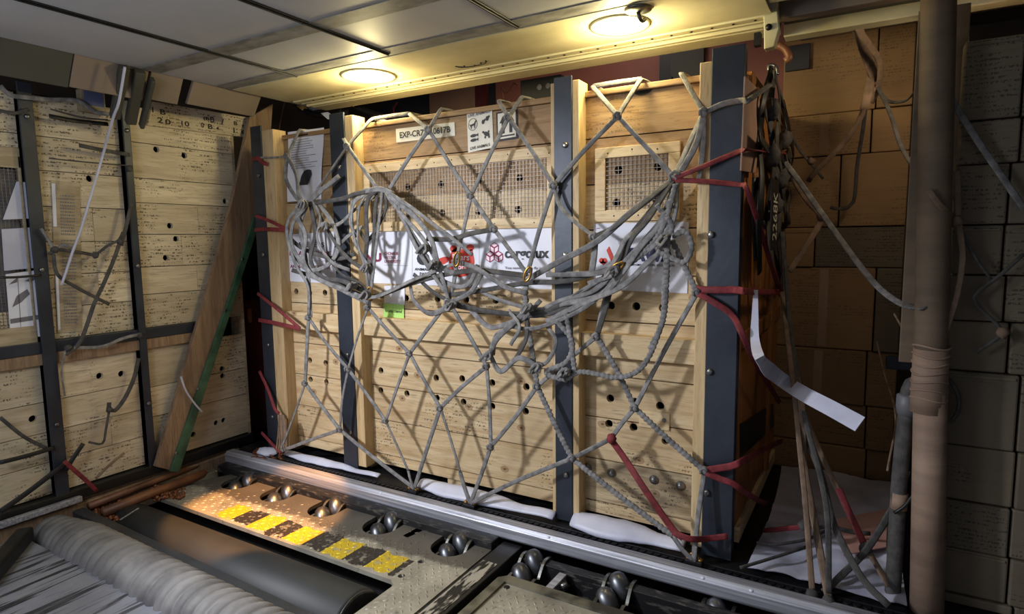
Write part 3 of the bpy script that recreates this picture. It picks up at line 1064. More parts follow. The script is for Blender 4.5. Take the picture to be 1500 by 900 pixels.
# number strip
S = sheet('number_label', ((580, 189), (666, 179), (667, 199), (581, 209)), 'white strip label reading EXP-CR72010617B on the top plank', 'label', 'label_paper')
put(S[0], S, 'EXP-CR72010617B', 0.07, 0.26, 0.86, 0.46, 'ink', 'lettering', 0.025)
# live animals label
S = sheet('animal_label', ((684, 165), (721, 158), (723, 216), (686, 224)), 'live animals label with small animal pictograms on the top plank', 'label', 'label_paper')
put(S[0], S, 'LIVE ANIMALS', 0.06, 0.86, 0.86, 0.075, 'grey_ink')
put(S[0], S, 'LIVE ANIMALS', 0.10, 0.05, 0.78, 0.075, 'ink')
ring = []
for k in range(24):
    a0, a1 = 2 * math.pi * k / 24, 2 * math.pi * (k + 1) / 24
    ring.append([(0.23 + 0.18 * math.cos(a0), 0.67 + 0.15 * math.sin(a0)), (0.23 + 0.18 * math.cos(a1), 0.67 + 0.15 * math.sin(a1)),
                 (0.23 + 0.165 * math.cos(a1), 0.67 + 0.137 * math.sin(a1)), (0.23 + 0.165 * math.cos(a0), 0.67 + 0.137 * math.sin(a0))])
hound = [[(0.11, 0.66), (0.20, 0.68), (0.28, 0.69), (0.33, 0.75), (0.38, 0.76), (0.40, 0.72), (0.36, 0.71), (0.33, 0.66), (0.31, 0.57), (0.28, 0.57), (0.28, 0.64), (0.19, 0.63), (0.18, 0.57), (0.15, 0.57), (0.14, 0.62), (0.09, 0.70)]]


def oval(cx, cy, rx, ry, n=12, rot=0.0):
    return [(cx + rx * math.cos(t) * math.cos(rot) - ry * math.sin(t) * math.sin(rot), cy + rx * math.cos(t) * math.sin(rot) + ry * math.sin(t) * math.cos(rot)) for t in [2 * math.pi * i / n for i in range(n)]]


birds = [oval(0.64, 0.67, 0.06, 0.055, 10, 0.5), oval(0.71, 0.71, 0.03, 0.03), oval(0.80, 0.73, 0.06, 0.06, 10, 0.5), oval(0.87, 0.77, 0.03, 0.03)]
fish = []
for yy in (0.39, 0.28):
    fish += [oval(0.24, yy, 0.13, 0.04), [(0.34, yy), (0.43, yy + 0.04), (0.43, yy - 0.04)]]
turt = [oval(0.76, 0.36, 0.12, 0.055, 12, -0.3), oval(0.63, 0.42, 0.04, 0.03), oval(0.70, 0.29, 0.03, 0.035), oval(0.85, 0.28, 0.03, 0.035), oval(0.84, 0.41, 0.03, 0.03)]
mark(S, ring + hound + birds + fish + turt, 'ink', 'pictogram_print')
# this way up label
S = sheet('arrow_label', ((727, 165), (758, 160), (759, 203), (728, 208)), 'white label with two upward arrows in a black border on the top plank', 'label', 'ink')
mark(S, [bar(0.08, 0.07, 0.92, 0.94)], 'label_paper', 'ground')
mark(S, [bar(0.26, 0.24, 0.40, 0.62), [(0.16, 0.60), (0.50, 0.60), (0.33, 0.84)], bar(0.62, 0.24, 0.76, 0.62), [(0.52, 0.60), (0.86, 0.60), (0.69, 0.84)], bar(0.18, 0.13, 0.86, 0.18)], 'ink', 'arrows', 0.0018)
# white note and green note
S = sheet('white_note', ((563, 419), (593, 418), (593, 447), (563, 446)), 'blank white note stuck above the green note', 'note')
S = sheet('green_note', ((562, 444), (592, 447), (592, 468), (562, 466)), 'light green note with handwriting on the middle boards', 'note', 'green_paper', y=YS - 0.004)
put(S[0], S, 'Security Cleared', 0.10, 0.36, 0.8, 0.22, 'ink', 'handwriting')
# sponsor signs
S = sheet('animal_protection_sign', ((418, 344), (495, 339), (495, 416), (419, 412)), 'white sign with spaced dark letters about animal protection on the left bay', 'sign')
put(S[0], S, 'R E   E  S', 0.28, 0.74, 0.48, 0.10, 'navy_ink')
put(S[0], S, 'BE ATTITUDE', 0.09, 0.555, 0.80, 0.10, 'maroon')
put(S[0], S, 'ANIMAL PROTECTION', 0.10, 0.29, 0.76, 0.07, 'maroon')
put(S[0], S, 'DE  DA', 0.30, 0.13, 0.36, 0.07, 'maroon')
mark(S, [bar(0.10, 0.455, 0.88, 0.460)], 'grey_ink')
S = sheet('university_sign', ((527, 340), (604, 337), (604, 417), (527, 414)), 'white university sign with maroon initials next to the second steel post', 'sign')
put(S[0], S, 'JNU', 0.03, 0.37, 0.40, 0.22, 'maroon', 'lettering', 0.05)
put(S[0], S, 'CHONBUK', 0.49, 0.55, 0.26, 0.06, 'maroon')
put(S[0], S, 'NATIONAL', 0.49, 0.475, 0.22, 0.06, 'maroon')
put(S[0], S, 'UNIVERSITY', 0.49, 0.40, 0.30, 0.06, 'maroon')
mark(S, [bar(0.49, 0.352, 0.92, 0.358)], 'grey_ink')
S = sheet('bear_sign', ((604.5, 337), (702, 334), (702, 421), (604.5, 417)), 'white sign with a red bear shaped badge left of the airline sign', 'sign')
bear = [[(0.56, 0.30), (0.60, 0.22), (0.72, 0.16), (0.84, 0.20), (0.92, 0.30), (0.93, 0.46), (0.91, 0.58), (0.90, 0.66), (0.86, 0.64), (0.70, 0.66), (0.66, 0.68), (0.60, 0.62), (0.57, 0.50)],
        oval(0.63, 0.66, 0.055, 0.06), oval(0.87, 0.68, 0.055, 0.06), oval(0.46, 0.44, 0.13, 0.06, 12, 0.5), oval(0.40, 0.40, 0.06, 0.05)]
mark(S, bear, 'red_ink', 'badge')
put(S[0], S, 'Bears', 0.62, 0.46, 0.24, 0.11, 'paper', 'script')
put(S[0], S, 'world', 0.62, 0.30, 0.24, 0.09, 'paper', 'script')
mark(S, [oval(0.885, 0.13, 0.03, 0.035), oval(0.95, 0.08, 0.015, 0.018)], 'red_ink', 'dot')
mark(S, [oval(0.17, 0.48, 0.10, 0.12)], 'ink', 'emblem')
put(S[0], S, 'ANIMAL', 0.04, 0.26, 0.22, 0.05, 'ink')
put(S[0], S, 'PARK', 0.12, 0.18, 0.16, 0.05, 'ink')
S = sheet('airline_sign', ((702.5, 334), (811, 332), (811, 424), (702.5, 421)), 'white sign reading cargolux with a maroon cube logo left of the middle post', 'sign')


def hexa(cx, cy, r, a):
    """cube seen corner on: outline, then three pale faces; a = aspect of the sign"""
    H = [(cx + r * math.cos(math.radians(30 + 60 * k)), cy + r * a * math.sin(math.radians(30 + 60 * k))) for k in range(6)]
    faces = []
    for k in (1, 3, 5):
        q = [(cx, cy), H[k - 1], H[k], H[(k + 1) % 6]]
        g = (sum(p[0] for p in q) / 4, sum(p[1] for p in q) / 4)
        faces.append([(g[0] + (p[0] - g[0]) * 0.70, g[1] + (p[1] - g[1]) * 0.70) for p in q])
    return H, faces


asp = S[2].length / S[3].length
out_, fac = [], []
for cx, cy in ((0.155, 0.515), (0.275, 0.515), (0.215, 0.515 + 0.104 * asp)):
    H, Fc = hexa(cx, cy, 0.069, asp)
    out_.append(H)
    fac += Fc
mark(S, out_, 'maroon', 'cube_logo')
mark(S, fac, 'pale_pink', 'cube_faces', 0.0018)
put(S[0], S, 'cargolux', 0.36, 0.44, 0.58, 0.22, 'ink', 'lettering', 0.03)
put(S[0], S, 'You name it, we fly it!', 0.36, 0.30, 0.50, 0.055, 'grey_ink')
S = sheet('welfare_sign', ((870, 328), (1009, 325), (1007, 430), (870, 424)), 'large white sign with a red slanted bar and heart on the right bay', 'sign')
asp = S[2].length / S[3].length
mark(S, [[(0.145, 0.60), (0.175, 0.66), (0.245, 0.43), (0.205, 0.41)]], 'red_ink', 'bar')
mark(S, [oval(0.09, 0.44, 0.028, 0.045), oval(0.125, 0.44, 0.028, 0.045), [(0.065, 0.43), (0.15, 0.43), (0.108, 0.37)]], 'red_ink', 'heart')
put(S[0], S, 'KAWA', 0.33, 0.44, 0.54, 0.20, 'navy_ink', 'lettering', 0.05)
put(S[0], S, 'KOREA ANIMAL WELFARE ASSOCIATION', 0.33, 0.375, 0.54, 0.032, 'navy_ink')
mark(S, [bar(0.035, 0.925, 0.07, 0.935), bar(0.92, 0.93, 0.96, 0.94)], 'maroon', 'corner_print')

# ================================================================== cargo net on the pine crate
NET = thing('cargo_net', 'grey webbing cargo net slung over the front of the pine crate', 'cargo net', (-1.88, -0.10, PT))
rn = random.Random(11)


def ydepth(py):
    """the net leans out from the crate top to the pallet rail"""
    if py < 215:
        return -0.022
    if py < 300:
        return -0.022 - (py - 215) / 85 * 0.028
    return -0.050 - min(1.0, (py - 300) / 420) * 0.045


def W(p, dy=0.0):
    # closer to the boards near the right corner post, where it wraps round the crate
    k = 1.0 - 0.55 * min(1.0, max(0.0, (p[0] - 780) / 200.0))
    y = ydepth(p[1]) * (k if p[1] < 700 else 1.0)
    return ony((p[0], p[1]), min(y, -0.016) + dy)


def ribbed(pts):
    q = spline(pts, 0.004)
    return q, [1.0 + 0.16 * math.sin(i * 1.26) for i in range(len(q))]


def cord(px, w=0.021, t=0.008, mat='net', rib=False, dy=0.0, name='mesh_cord', parent=None, sag=0.0, pts=None):
    p = pts or [W(a, dy) for a in px]
    if len(p) == 2:
        m = p[0].lerp(p[1], 0.5) + V((rn.uniform(-0.008, 0.008), rn.uniform(-0.006, 0.004), -sag + rn.uniform(-0.006, 0.006)))
        p = [p[0], m, p[1]]
    mb = MB()
    if rib:
        q, sc = ribbed(p)
        mb.strap(q, w, t * 1.3, V((0.25, -1, 0.2)), scale=sc)
    else:
        q = spline(p, 0.018)
        mb.strap(q, w, t, V((rn.uniform(-0.5, 0.5), -1, rn.uniform(-0.3, 0.4))))
    return obj(name, mb, mat, parent or NET)


def knot(p, r=0.017, mat='net'):
    c = W(p, -0.004)
    mb = MB().ball(c, (r * 1.05, r * 0.8, r * 1.1), 9, 7, 0.13)
    mb.strap([c + V((r * 0.9 * math.cos(a), -r * 0.75, r * 0.9 * math.sin(a))) for a in (0.4, 1.6, 2.8, 4.0)], 0.012, 0.006)
    return obj('knot', mb, mat, NET)


A1, A2, A3, A4, A5 = (509, 214), (628, 190), (745, 172), (905, 170), (1031, 165)
B1, B2 = (690, 287), (811, 272)
C0, C1, C2, C3, C4, C5, C6 = (452, 466), (539, 451), (600, 518), (657, 442), (772, 455), (874, 493), (1021, 429)
D0, D1, D2, D3, D4, D5, D6 = (447, 562), (510, 541), (565, 617), (645, 598), (713, 537), (787, 566), (930, 598)
E1_, E2, E3, E4, E5 = (498, 630), (719, 655), (838, 672), (1032, 690), (895, 643)
Fl, F1, F2, F3 = (410, 662), (607, 716), (689, 738), (1016, 822)

# ends that fold over the crate top
def over(p, q):
    """cord from node p up to q on the top front edge, then back over the lid"""
    b = ony(q, 0.045)
    b.z = 2.074
    mb = MB().ribbon([W(p), b + V((0, -0.008, 0.004)), b + V((0.01, 0.06, 0.006)), b + V((0.02, 0.45, 0.004))], 0.021, 0.008, V((0.2, -1, 0.3)))
    obj('mesh_cord', mb, 'net', NET)


for a, q in ((A1, (546, 173)), (A2, (600, 168)), (A2, (648, 160)), (A3, (731, 148)), (A3, (766, 141)), (A4, (868, 122)), (A4, (940, 112)), (A5, (998, 105)), (A1, (494, 183)), ((421, 229), (440, 190))):
    over(a, q)
q = [ony((546, 173), 0.045), ony((575, 171), 0.040), ony((600, 168), 0.045)]
for v in q:
    v.z = 2.078
cord(None, pts=q)
q = [ony((868, 121), 0.045), ony((905, 118), 0.040), ony((940, 112), 0.045)]
for v in q:
    v.z = 2.078
cord(None, pts=q)

straight = [(A1, (553, 276)), (A1, (452, 296)), (A2, (570, 278)), (A2, B1), (A3, B1), (A3, B2), (A4, B2), (A4, (986, 258)), (B1, (668, 383)), (B1, (724, 336)), ((724, 336), (772, 402)),
            (B2, (773, 400)), (C1, D1), (C1, C2), (C2, C3), (C2, D2), (C2, D3), (C3, (669, 388)), (C0, D1), (C0, D0), (D0, Fl), (D0, E1_), (D1, D2), (D1, E1_), (E1_, Fl), (E1_, F1),
            (D2, (598, 690)), ((598, 690), F1), (D3, F1), (D3, (674, 692)), ((674, 692), F2), (C3, D4), (D4, D3), (D4, E2), (D5, E2), (E2, F2), (E3, F2), (D5, C5), (C5, (897, 402)), (D6, E5), (E5, E3), (D6, C6), (E4, (1018, 800)), (A5, (1024, 262))]
for a, b in straight:
    cord((a, b))
for a, b in ((D5, E3), (C5, D6), (D6, E4), (E3, (985, 785)), (C6, (984, 352))):
    cord((a, b), rib=True, w=0.024)
cord([(772, 402), (770, 450), (778, 505), D5], rib=True, w=0.024)
cord([B2, (820, 302), (842, 325), (870, 346)], w=0.018)
cord([A5, (1020, 210), (995, 256)], w=0.026)
cord([A5, (1012, 205), (990, 256)], w=0.026, dy=0.012)
cord([(985, 785), (1000, 806), F3], w=0.022)
cord([(1018, 800), F3], w=0.026)
q = [W(A5), ony((1060, 152), -0.035), ony((1088, 147), -0.030), onx((1094, 148), -0.40), onx((1112, 136), -0.39), onx((1128, 124), -0.39)]
cord(None, pts=q, w=0.022)
for k in (A1, A2, A3, A4, A5, B1, B2, C0, C1, C2, C3, C5, C6, D0, D1, D2, D3, D4, D5, D6, E1_, E2, E3, E4, (421, 229), (668, 384), (724, 336), (870, 347)):
    knot(k)
knot((990, 260), 0.026)

# slack of the net gathered into hanging swags
S1 = [
    [(445, 298), (425, 320), (421, 345), (432, 385), (450, 420), (452, 462)], [(450, 300), (440, 332), (447, 380), (452, 420), (455, 465)],
    [(455, 300), (461, 340), (455, 380), (472, 405), (502, 412), (540, 430)], [(460, 300), (475, 330), (480, 370), (497, 400), (530, 416), (545, 440)],
    [(466, 298), (486, 325), (496, 360), (481, 390), (450, 396), (430, 370), (421, 345)], [(421, 345), (440, 362), (470, 374), (496, 379), (520, 372)],
    [(444, 300), (500, 290), (522, 284), (560, 280)], [(482, 332), (500, 326), (522, 308), (548, 288)], [(490, 368), (510, 347), (532, 332)],
    [(476, 330), (496, 362), (520, 385), (548, 402)], [(448, 304), (430, 325), (428, 352), (440, 380), (470, 398)], [(458, 296), (468, 318), (464, 352), (486, 384), (512, 396)],
    [(440, 300), (436, 318), (446, 345), (443, 380), (459, 404), (500, 424), (540, 444)],
    [(421, 229), (420, 258), (430, 285), (445, 300)], [(421, 229), (433, 255), (438, 285), (446, 300)], [(497, 258), (472, 278), (450, 300)],
    [(515, 290), (516, 330), (520, 356), (531, 372), (536, 402), (540, 432)], [(516, 292), (530, 280), (545, 277), (560, 277), (575, 284)],
    [(541, 281), (528, 300), (524, 330), (527, 365), (545, 402), (540, 438)], [(553, 276), (551, 310), (546, 350), (543, 400), (540, 451)],
    [(560, 279), (556, 330), (549, 380), (543, 432)], [(564, 283), (588, 312), (615, 345), (638, 380), (650, 415), (657, 442)],
    [(569, 282), (600, 302), (638, 334), (664, 350), (692, 374)], [(573, 288), (594, 330), (610, 360), (628, 395), (652, 428)],
    [(568, 285), (610, 322), (632, 352), (642, 388), (668, 402)], [(535, 284), (519, 300), (514, 330), (522, 348)], [(560, 278), (566, 300), (552, 330), (538, 352), (528, 340)],
    [(575, 286), (588, 296), (584, 306), (600, 335), (622, 372), (640, 408)], [(556, 276), (541, 290), (535, 320), (539, 352), (533, 392)],
]
S2 = [
    [(428, 396), (480, 412), (540, 433), (600, 416), (650, 402), (700, 396), (772, 404)], [(450, 402), (502, 422), (546, 436), (610, 408), (670, 385)],
    [(601, 418), (606, 440), (630, 461), (655, 452)], [(606, 402), (640, 432), (690, 452), (740, 460), (800, 455), (850, 430), (898, 397)],
    [(660, 432), (700, 427), (770, 416), (830, 411), (900, 392)], [(658, 446), (720, 456), (790, 461), (850, 441), (892, 420)],
    [(690, 420), (740, 442), (800, 451), (860, 420), (940, 370), (985, 300)], [(690, 455), (716, 480), (740, 476), (776, 460)],
    [(776, 452), (742, 482), (726, 500), (718, 521)], [(792, 440), (762, 472), (727, 492), (722, 520)], [(738, 476), (782, 481), (842, 460), (882, 430), (906, 402)],
    [(800, 476), (814, 500), (801, 530), (789, 536)], [(718, 521), (734, 545), (760, 526), (792, 541)], [(772, 470), (770, 500), (755, 526)],
    [(870, 347), (902, 331), (952, 290), (987, 262)], [(772, 410), (820, 382), (872, 353), (926, 311), (987, 264)], [(872, 352), (866, 402)],
    [(986, 262), (960, 302), (922, 350), (900, 396), (890, 440), (875, 490)], [(990, 262), (976, 310), (940, 356), (906, 396), (862, 416)],
    [(993, 265), (986, 320), (961, 356), (930, 381), (900, 396)], [(989, 265), (970, 322), (930, 371), (892, 396), (830, 402)],
    [(981, 270), (942, 330), (916, 351), (902, 381), (880, 401), (800, 403)], [(976, 360), (950, 381), (912, 420), (860, 441), (800, 471)],
    [(985, 265), (950, 320), (926, 352), (910, 388)], [(992, 268), (966, 330), (938, 362), (916, 396), (880, 432), (820, 446)],
    [(670, 384), (700, 392), (740, 420), (772, 430)], [(640, 408), (672, 420), (690, 412), (700, 388)], [(625, 350), (660, 350), (690, 342), (724, 336)],
    [(780, 462), (820, 440), (868, 426), (902, 398)], [(705, 402), (690, 430), (662, 442)], [(745, 455), (760, 480), (748, 505)],
]
S3 = [
    [(815, 470), (838, 500), (830, 530), (800, 545), (826, 556), (852, 545), (902, 553), (932, 545), (952, 520), (970, 470), (973, 430), (976, 370)],
    [(985, 346), (1004, 340), (1013, 362), (1002, 384), (980, 376), (962, 368)], [(978, 350), (976, 420), (971, 470), (952, 512)],
    [(962, 300), (984, 330), (976, 352)], [(829, 458), (836, 500), (842, 545)], [(990, 270), (976, 320), (960, 352), (940, 372), (912, 396)],
]
for i, px in enumerate(S1 + S2):
    n = len(px)
    d = -0.010 - 0.045 * rn.random()
    pts = []
    for j, p in enumerate(px):
        k = math.sin(math.pi * j / (n - 1))
        pts.append(W((p[0] + rn.uniform(-2, 2) * k, p[1] + rn.uniform(-2, 2) * k), d * (0.35 + 0.65 * k)))
    cord(None, pts=pts, w=rn.uniform(0.018, 0.029), t=rn.uniform(0.006, 0.009), name='slack_rope', mat='net' if rn.random() < 0.7 else 'net_dark')
for px in S3:
    cord(px, rib=True, w=0.022, t=0.011, dy=-0.045, name='slack_rope')
for k in ((448, 300), (520, 420), (540, 432), (664, 448), (776, 452), (900, 398), (718, 520), (789, 538), (975, 352), (640, 388), (625, 365), (541, 392), (480, 332), (830, 545)):
    c = W(k, -0.04)
    mb = MB()
    for j in range(3):
        a = rn.uniform(0, 6)
        mb.strap(spline([c + V((0.024 * math.cos(a + s), -0.012 * j - 0.006 * s, 0.022 * math.sin(a + s * 1.3))) for s in (0, 1.3, 2.6, 3.9, 5.2)], 0.008), 0.014, 0.008)
    mb.ball(c, 0.016, 8, 6, 0.2)
    obj('knot', mb, 'net', NET)
for k, rt in (((669, 380), 0.2), ((773, 402), 0.4), ((903, 392), 1.0), ((541, 430), 0.1)):
    c = W(k, -0.055)
    u, w = V((math.cos(rt), 0.3, -math.sin(rt))), V((math.sin(rt), 0, math.cos(rt)))
    pts = [c + u * (0.013 * math.cos(a)) + w * (0.034 * math.sin(a)) for a in [2 * math.pi * i / 16 for i in range(16)]]
    obj('ring', MB().tube(pts, 0.0055, 7, closed=True), 'brass', NET)

# fittings that clip the net to the seat track
for p, lb in ((F1, 'brass coloured tie-down fitting left of the pair near the middle of the rail'), (F2, 'brass coloured tie-down fitting just left of the middle steel post'),
              (F3, 'brass coloured tie-down fitting at the right corner of the pine crate')):
    c = onz(p, PT + 0.02)
    c = V((c.x, -0.085, PT))
    t = thing('tie_down_fitting', lb, 'fitting', c, 'tie-down fittings on the pallet rail')
    obj('body', MB().box(c.x - 0.035, c.x + 0.035, -0.10, -0.065, PT - 0.002, PT + 0.022), 'dark_steel', t, 0.005)
    for dx in (-0.024, 0.024):
        obj('stud', MB().lathe((c.x + dx, -0.083, PT + 0.02), ZP, [(0, 0.012), (0.008, 0.012), (0.011, 0.006)], 10), 'brass', t)
    pts = [c + V((0.02 * math.cos(a), -0.004, 0.030 + 0.02 * math.sin(a))) for a in [2 * math.pi * i / 14 for i in range(14)]]
    obj('ring', MB().tube(pts, 0.005, 7, closed=True), 'brass', t)


# ------------------------------------------------------------------ red lashings
def red(label, pts, w=0.024):
    mb = MB().strap(spline(pts, 0.015), w * 0.85, 0.006, V((0.3, -1, 0.2)))
    return tag(obj('lashing_strap', mb, 'red', None, 0, pts[0]), label, 'strap', 'red lashing straps on the pine crate')


SXO = SX + 0.045
red('red strap at the top of the left corner post beside the tall notice', [ony((369, 234), -0.02), ony((378, 232), -0.022), ony((384, 238), -0.022), ony((392, 241), -0.015)], 0.03)
obj('mesh_cord', MB().strap(spline([ony((380, 231), -0.016), ony((400, 231), -0.02), W((421, 229))], 0.02), 0.012, 0.006), 'net', NET)
red('upper of two red straps crossing the left corner post beside the protection sign', [ony((374, 316), -0.02), ony((395, 324), -0.03), W((422, 337), -0.03)])
red('lower of two red straps crossing the left corner post beside the protection sign', [ony((373, 337), -0.02), ony((395, 336), -0.03), W((422, 338), -0.03)], 0.03)
red('red strap slanting down across the left corner post to the batten', [ony((377, 430), -0.02), ony((405, 452), -0.05), W((439, 481), -0.01)])
red('level red strap across the left corner post at the batten', [ony((379, 469), -0.02), ony((405, 474), -0.05), W((440, 482), -0.01)], 0.03)
red('long red strap slanting down the left corner post near its foot', [ony((380, 544), -0.02), ony((392, 570), -0.04), ony((403, 600), -0.06), ony((409, 606), -0.06)])
red('short red strap at the foot of the left corner post', [ony((383, 634), -0.03), ony((396, 648), -0.06), ony((411, 664), -0.10)])
for k in range(5):
    p0, p1 = (409 + k * 1.5, 608), (405 + k * 3.5, 660)
    cord(None, pts=[ony(p0, -0.06), ony(((p0[0] + p1[0]) / 2 + rn.uniform(-3, 3), 634), -0.075), ony(p1, -0.09)], mat='net_tan', name='slack_rope', w=0.016)
red('upper of two red straps from the gathered net around the right corner post', [W((985, 262), -0.02), ony((1030, 244), -0.04), ony((1080, 223), -0.03), onx((1094, 220), SXO), onx((1128, 222), SXO + 0.01), onx((1150, 224), SXO + 0.01)])
red('lower of two red straps from the gathered net around the right corner post', [W((988, 264), -0.02), ony((1035, 266), -0.04), ony((1083, 271), -0.03), onx((1093, 276), SXO), onx((1112, 330), SXO + 0.02), onx((1132, 395), SXO + 0.03), onx((1146, 428), SXO + 0.03)])
red('level red strap from the net around the right corner post below the large sign', [W((1020, 424), -0.01), ony((1050, 425), -0.04), ony((1078, 425), -0.03), onx((1092, 427), SXO), onx((1120, 428), SXO + 0.01), onx((1143, 428), SXO + 0.02)], 0.034)
red('slanting red strap from the net around the right corner post below the large sign', [W((1022, 430), -0.01), ony((1050, 446), -0.04), ony((1074, 464), -0.03), onx((1092, 500), SXO), onx((1112, 540), SXO + 0.01), onx((1142, 590), SXO + 0.02)], 0.03)
red('level red strap around the lower right corner post', [W((1031, 690), -0.01), ony((1055, 686), -0.035), ony((1072, 683), -0.03), onx((1088, 676), SXO), onx((1120, 658), SXO + 0.01), onx((1146, 646), SXO + 0.02)], 0.034)
red('slanting red strap around the lower right corner post', [W((1034, 693), -0.01), ony((1055, 702), -0.035), ony((1072, 708), -0.03), onx((1090, 720), SXO), onx((1108, 732), SXO + 0.01), onx((1122, 738), SXO + 0.02)], 0.03)
red('dark red strap from a knot on the right bay down to the tie-down fitting', [W((894, 643), -0.012), W((915, 672), -0.02), W((945, 718), -0.02), W((985, 775), -0.02), ony((1000, 788), -0.13)], 0.034)
mb = MB().ball(W((896, 643), -0.02), (0.022, 0.018, 0.024), 9, 7, 0.15)
obj('knot', mb, 'red', NET)
red('red strap running level from the tie-down fitting at the foot of the right corner post', [ony((985, 780), -0.13), ony((1012, 790), -0.13), ony((1040, 789), -0.06), ony((1066, 786), -0.04)], 0.03)

# ================================================================== weathered crate at the left
LX = -3.60                                         # front of its steel posts
LC = thing('weathered_crate', 'long weathered board crate with dark blue posts along the left side', 'crate', (-3.9, -0.8, PT - 0.02))
LB = LX - 0.045                                    # board face
ly = lambda p, x=LB: onx(p, x).y
lz = lambda p, x=LB: onx(p, x).z
yE = onx((360, 560), LB).y
LH = [(229, 219), (270, 228), (249, 331), (285, 321), (243, 378), (146, 551), (178, 548), (48, 614), (163, 650), (326, 547), (317, 620), (328, 616), (131, 258), (283, 637), (258, 350), (330, 295)]
LHW = [onx(p, LB) for p in LH]
yP1, yP2 = onx((78, 500), LX).y, onx((208, 400), LX).y
segs = [(-1.95, -1.075), (-1.02, -0.600), (-0.560, yE)]
rl = random.Random(5)
for si, (y0, y1) in enumerate(segs):
    zs = [0.13, 0.30, 0.46, 0.62, 0.815] if si < 2 else [0.13, 0.40, 0.58, 0.815]
    zu = [0.935, 1.10, 1.27, 1.44, 1.62, 1.80, 1.97, 2.17] if si < 2 else [0.935, 1.13, 1.29, 1.48, 1.66, 1.80, 2.00, 2.20]
    for zz in (zs, zu):
        for k in range(len(zz) - 1):
            z0, z1 = zz[k] + 0.002, zz[k + 1] - 0.002
            cuts = [y0, y1]
            if zz is zu and k in (1, 2, 3) or zz is zs and k in (1,):
                cuts = [y0, y0 + (y1 - y0) * rl.choice((0.42, 0.55, 0.6)), y1]
            for a, b in zip(cuts[:-1], cuts[1:]):
                if si == 0 and zz is zu and 0 < k < 5:
                    b0 = -1.075
                    a, b = (a, -1.42) if b == cuts[-1] or len(cuts) == 2 else (a, min(b, -1.42))
                    if b - a < 0.05:
                        continue
                hs = []
                for h in LHW:
                    hz = min(max(h.z, z0 + 0.022), z1 - 0.022)
                    if a + 0.03 < h.y < b - 0.03 and z0 - 0.01 < h.z < z1 + 0.01 and all(abs(h.y - q[0]) > 0.05 for q in hs):
                        hs.append((h.y, hz))
                mb = MB()
                panel(mb, [(a + 0.001, z0), (b - 0.001, z0), (b - 0.001, z1), (a + 0.001, z1)], [circle(c[0], c[1], 0.018, 14) for c in hs], 0.02, (LB - 0.02, 0, 0), YP, ZP, XP)
                obj('board', mb, 'left_plank', LC, 0.0015)
obj('dark_inside', MB().box(LB - 0.14, LB - 0.12, -1.95, yE, 0.12, 2.2), 'pit', LC)  # added black sheet behind the boards for the dark inside
obj('rear_panel', MB().box(-4.42, -4.40, -1.95, yE, 0.12, 2.2), 'left_batten', LC)
obj('end_panel', MB().box(-4.42, LB - 0.001, yE + 0.001, yE + 0.02, 0.12, 2.2), 'left_batten', LC, 0.002)
obj('base_frame', MB().box(-4.42, LX + 0.005, -1.95, yE, 0.07, 0.125), 'black', LC, 0.004)
for y, w in ((-1.047, 0.062), (-0.580, 0.040), (-1.98, 0.06)):
    mb = MB().box(LX - 0.008, LX + 0.004, y - w / 2, y + w / 2, 0.10, 2.215)
    mb.box(LX - 0.045, LX - 0.008, y + w / 2 - 0.008, y + w / 2, 0.10, 2.215)
    po = obj('steel_post', mb, 'blue_steel', LC, 0.003)
    for z in (0.5, 1.3, 2.05):
        obj('bolt', MB().lathe((LX + 0.004, y, z), XP, [(0, 0.012), (0.007, 0.012), (0.010, 0.006)], 8), 'bolt', po)
mb = MB().box(LX - 0.044, LX - 0.016, -1.95, -0.22, 0.815, 0.875)
obj('middle_rail', mb, 'brown_ply', LC, 0.003)
mb = MB().box(LX - 0.044, LX - 0.009, -1.95, -0.22, 0.876, 0.935)
obj('middle_rail', mb, 'blue_steel', LC, 0.003)
# ventilation opening with papers behind the wire at the near end
wy0, wy1, wz0, wz1 = -1.42, -1.078, 1.02, 1.80
fr = MB()
for a in ((wy0, wy0 + 0.035, wz0, wz1 + 0.06), (wy1 - 0.012, wy1, wz0, wz1 + 0.06)):
    fr.box(LB - 0.01, LB + 0.014, a[0], a[1], a[2], a[3])
fr.box(LB - 0.01, LB + 0.014, wy0, wy1, wz1, wz1 + 0.10)
fr.box(LB - 0.01, LB + 0.014, wy0, wy1, wz0 - 0.09, wz0)
f = obj('window_frame', fr, 'left_batten', LC, 0.003)
wm = MB()
y = wy0 + 0.035
while y < wy1 - 0.014:
    wm.box(LB, LB + 0.002, y, y + 0.002, wz0, wz1)
    y += 0.016
z = wz0
while z < wz1:
    wm.box(LB + 0.002, LB + 0.004, wy0 + 0.035, wy1 - 0.012, z, z + 0.002)
    z += 0.016
obj('wire_mesh', wm, 'wire', f)
obj('back_board', MB().box(LB - 0.08, LB - 0.06, wy0, wy1, wz0, wz1), 'grey_plastic', f)


def left_sheet(name, corners, x, label, cat, mat='paper', group=None):
    c = [onx(p, x) for p in corners]
    c4 = [(p.y, p.z) for p in c]
    root = thing(name, label, cat, c[3], group)
    obj('sheet', MB().prism(list(reversed(c4)), YP, ZP, XP * 0.002, (x, 0, 0)), mat, root)
    return root, c


def left_mark(root, c, x, polys, mat, name='printed_marking'):
    mb = MB()
    for pl in polys:
        vs = []
        for u, v in pl:
            p = c[3].lerp(c[2], u).lerp(c[0].lerp(c[1], u), v)
            vs.append(V((x + 0.0032, p.y, p.z)))
        mb.add(vs, [tuple(range(len(vs)))])
    return obj(name, mb, mat, root)


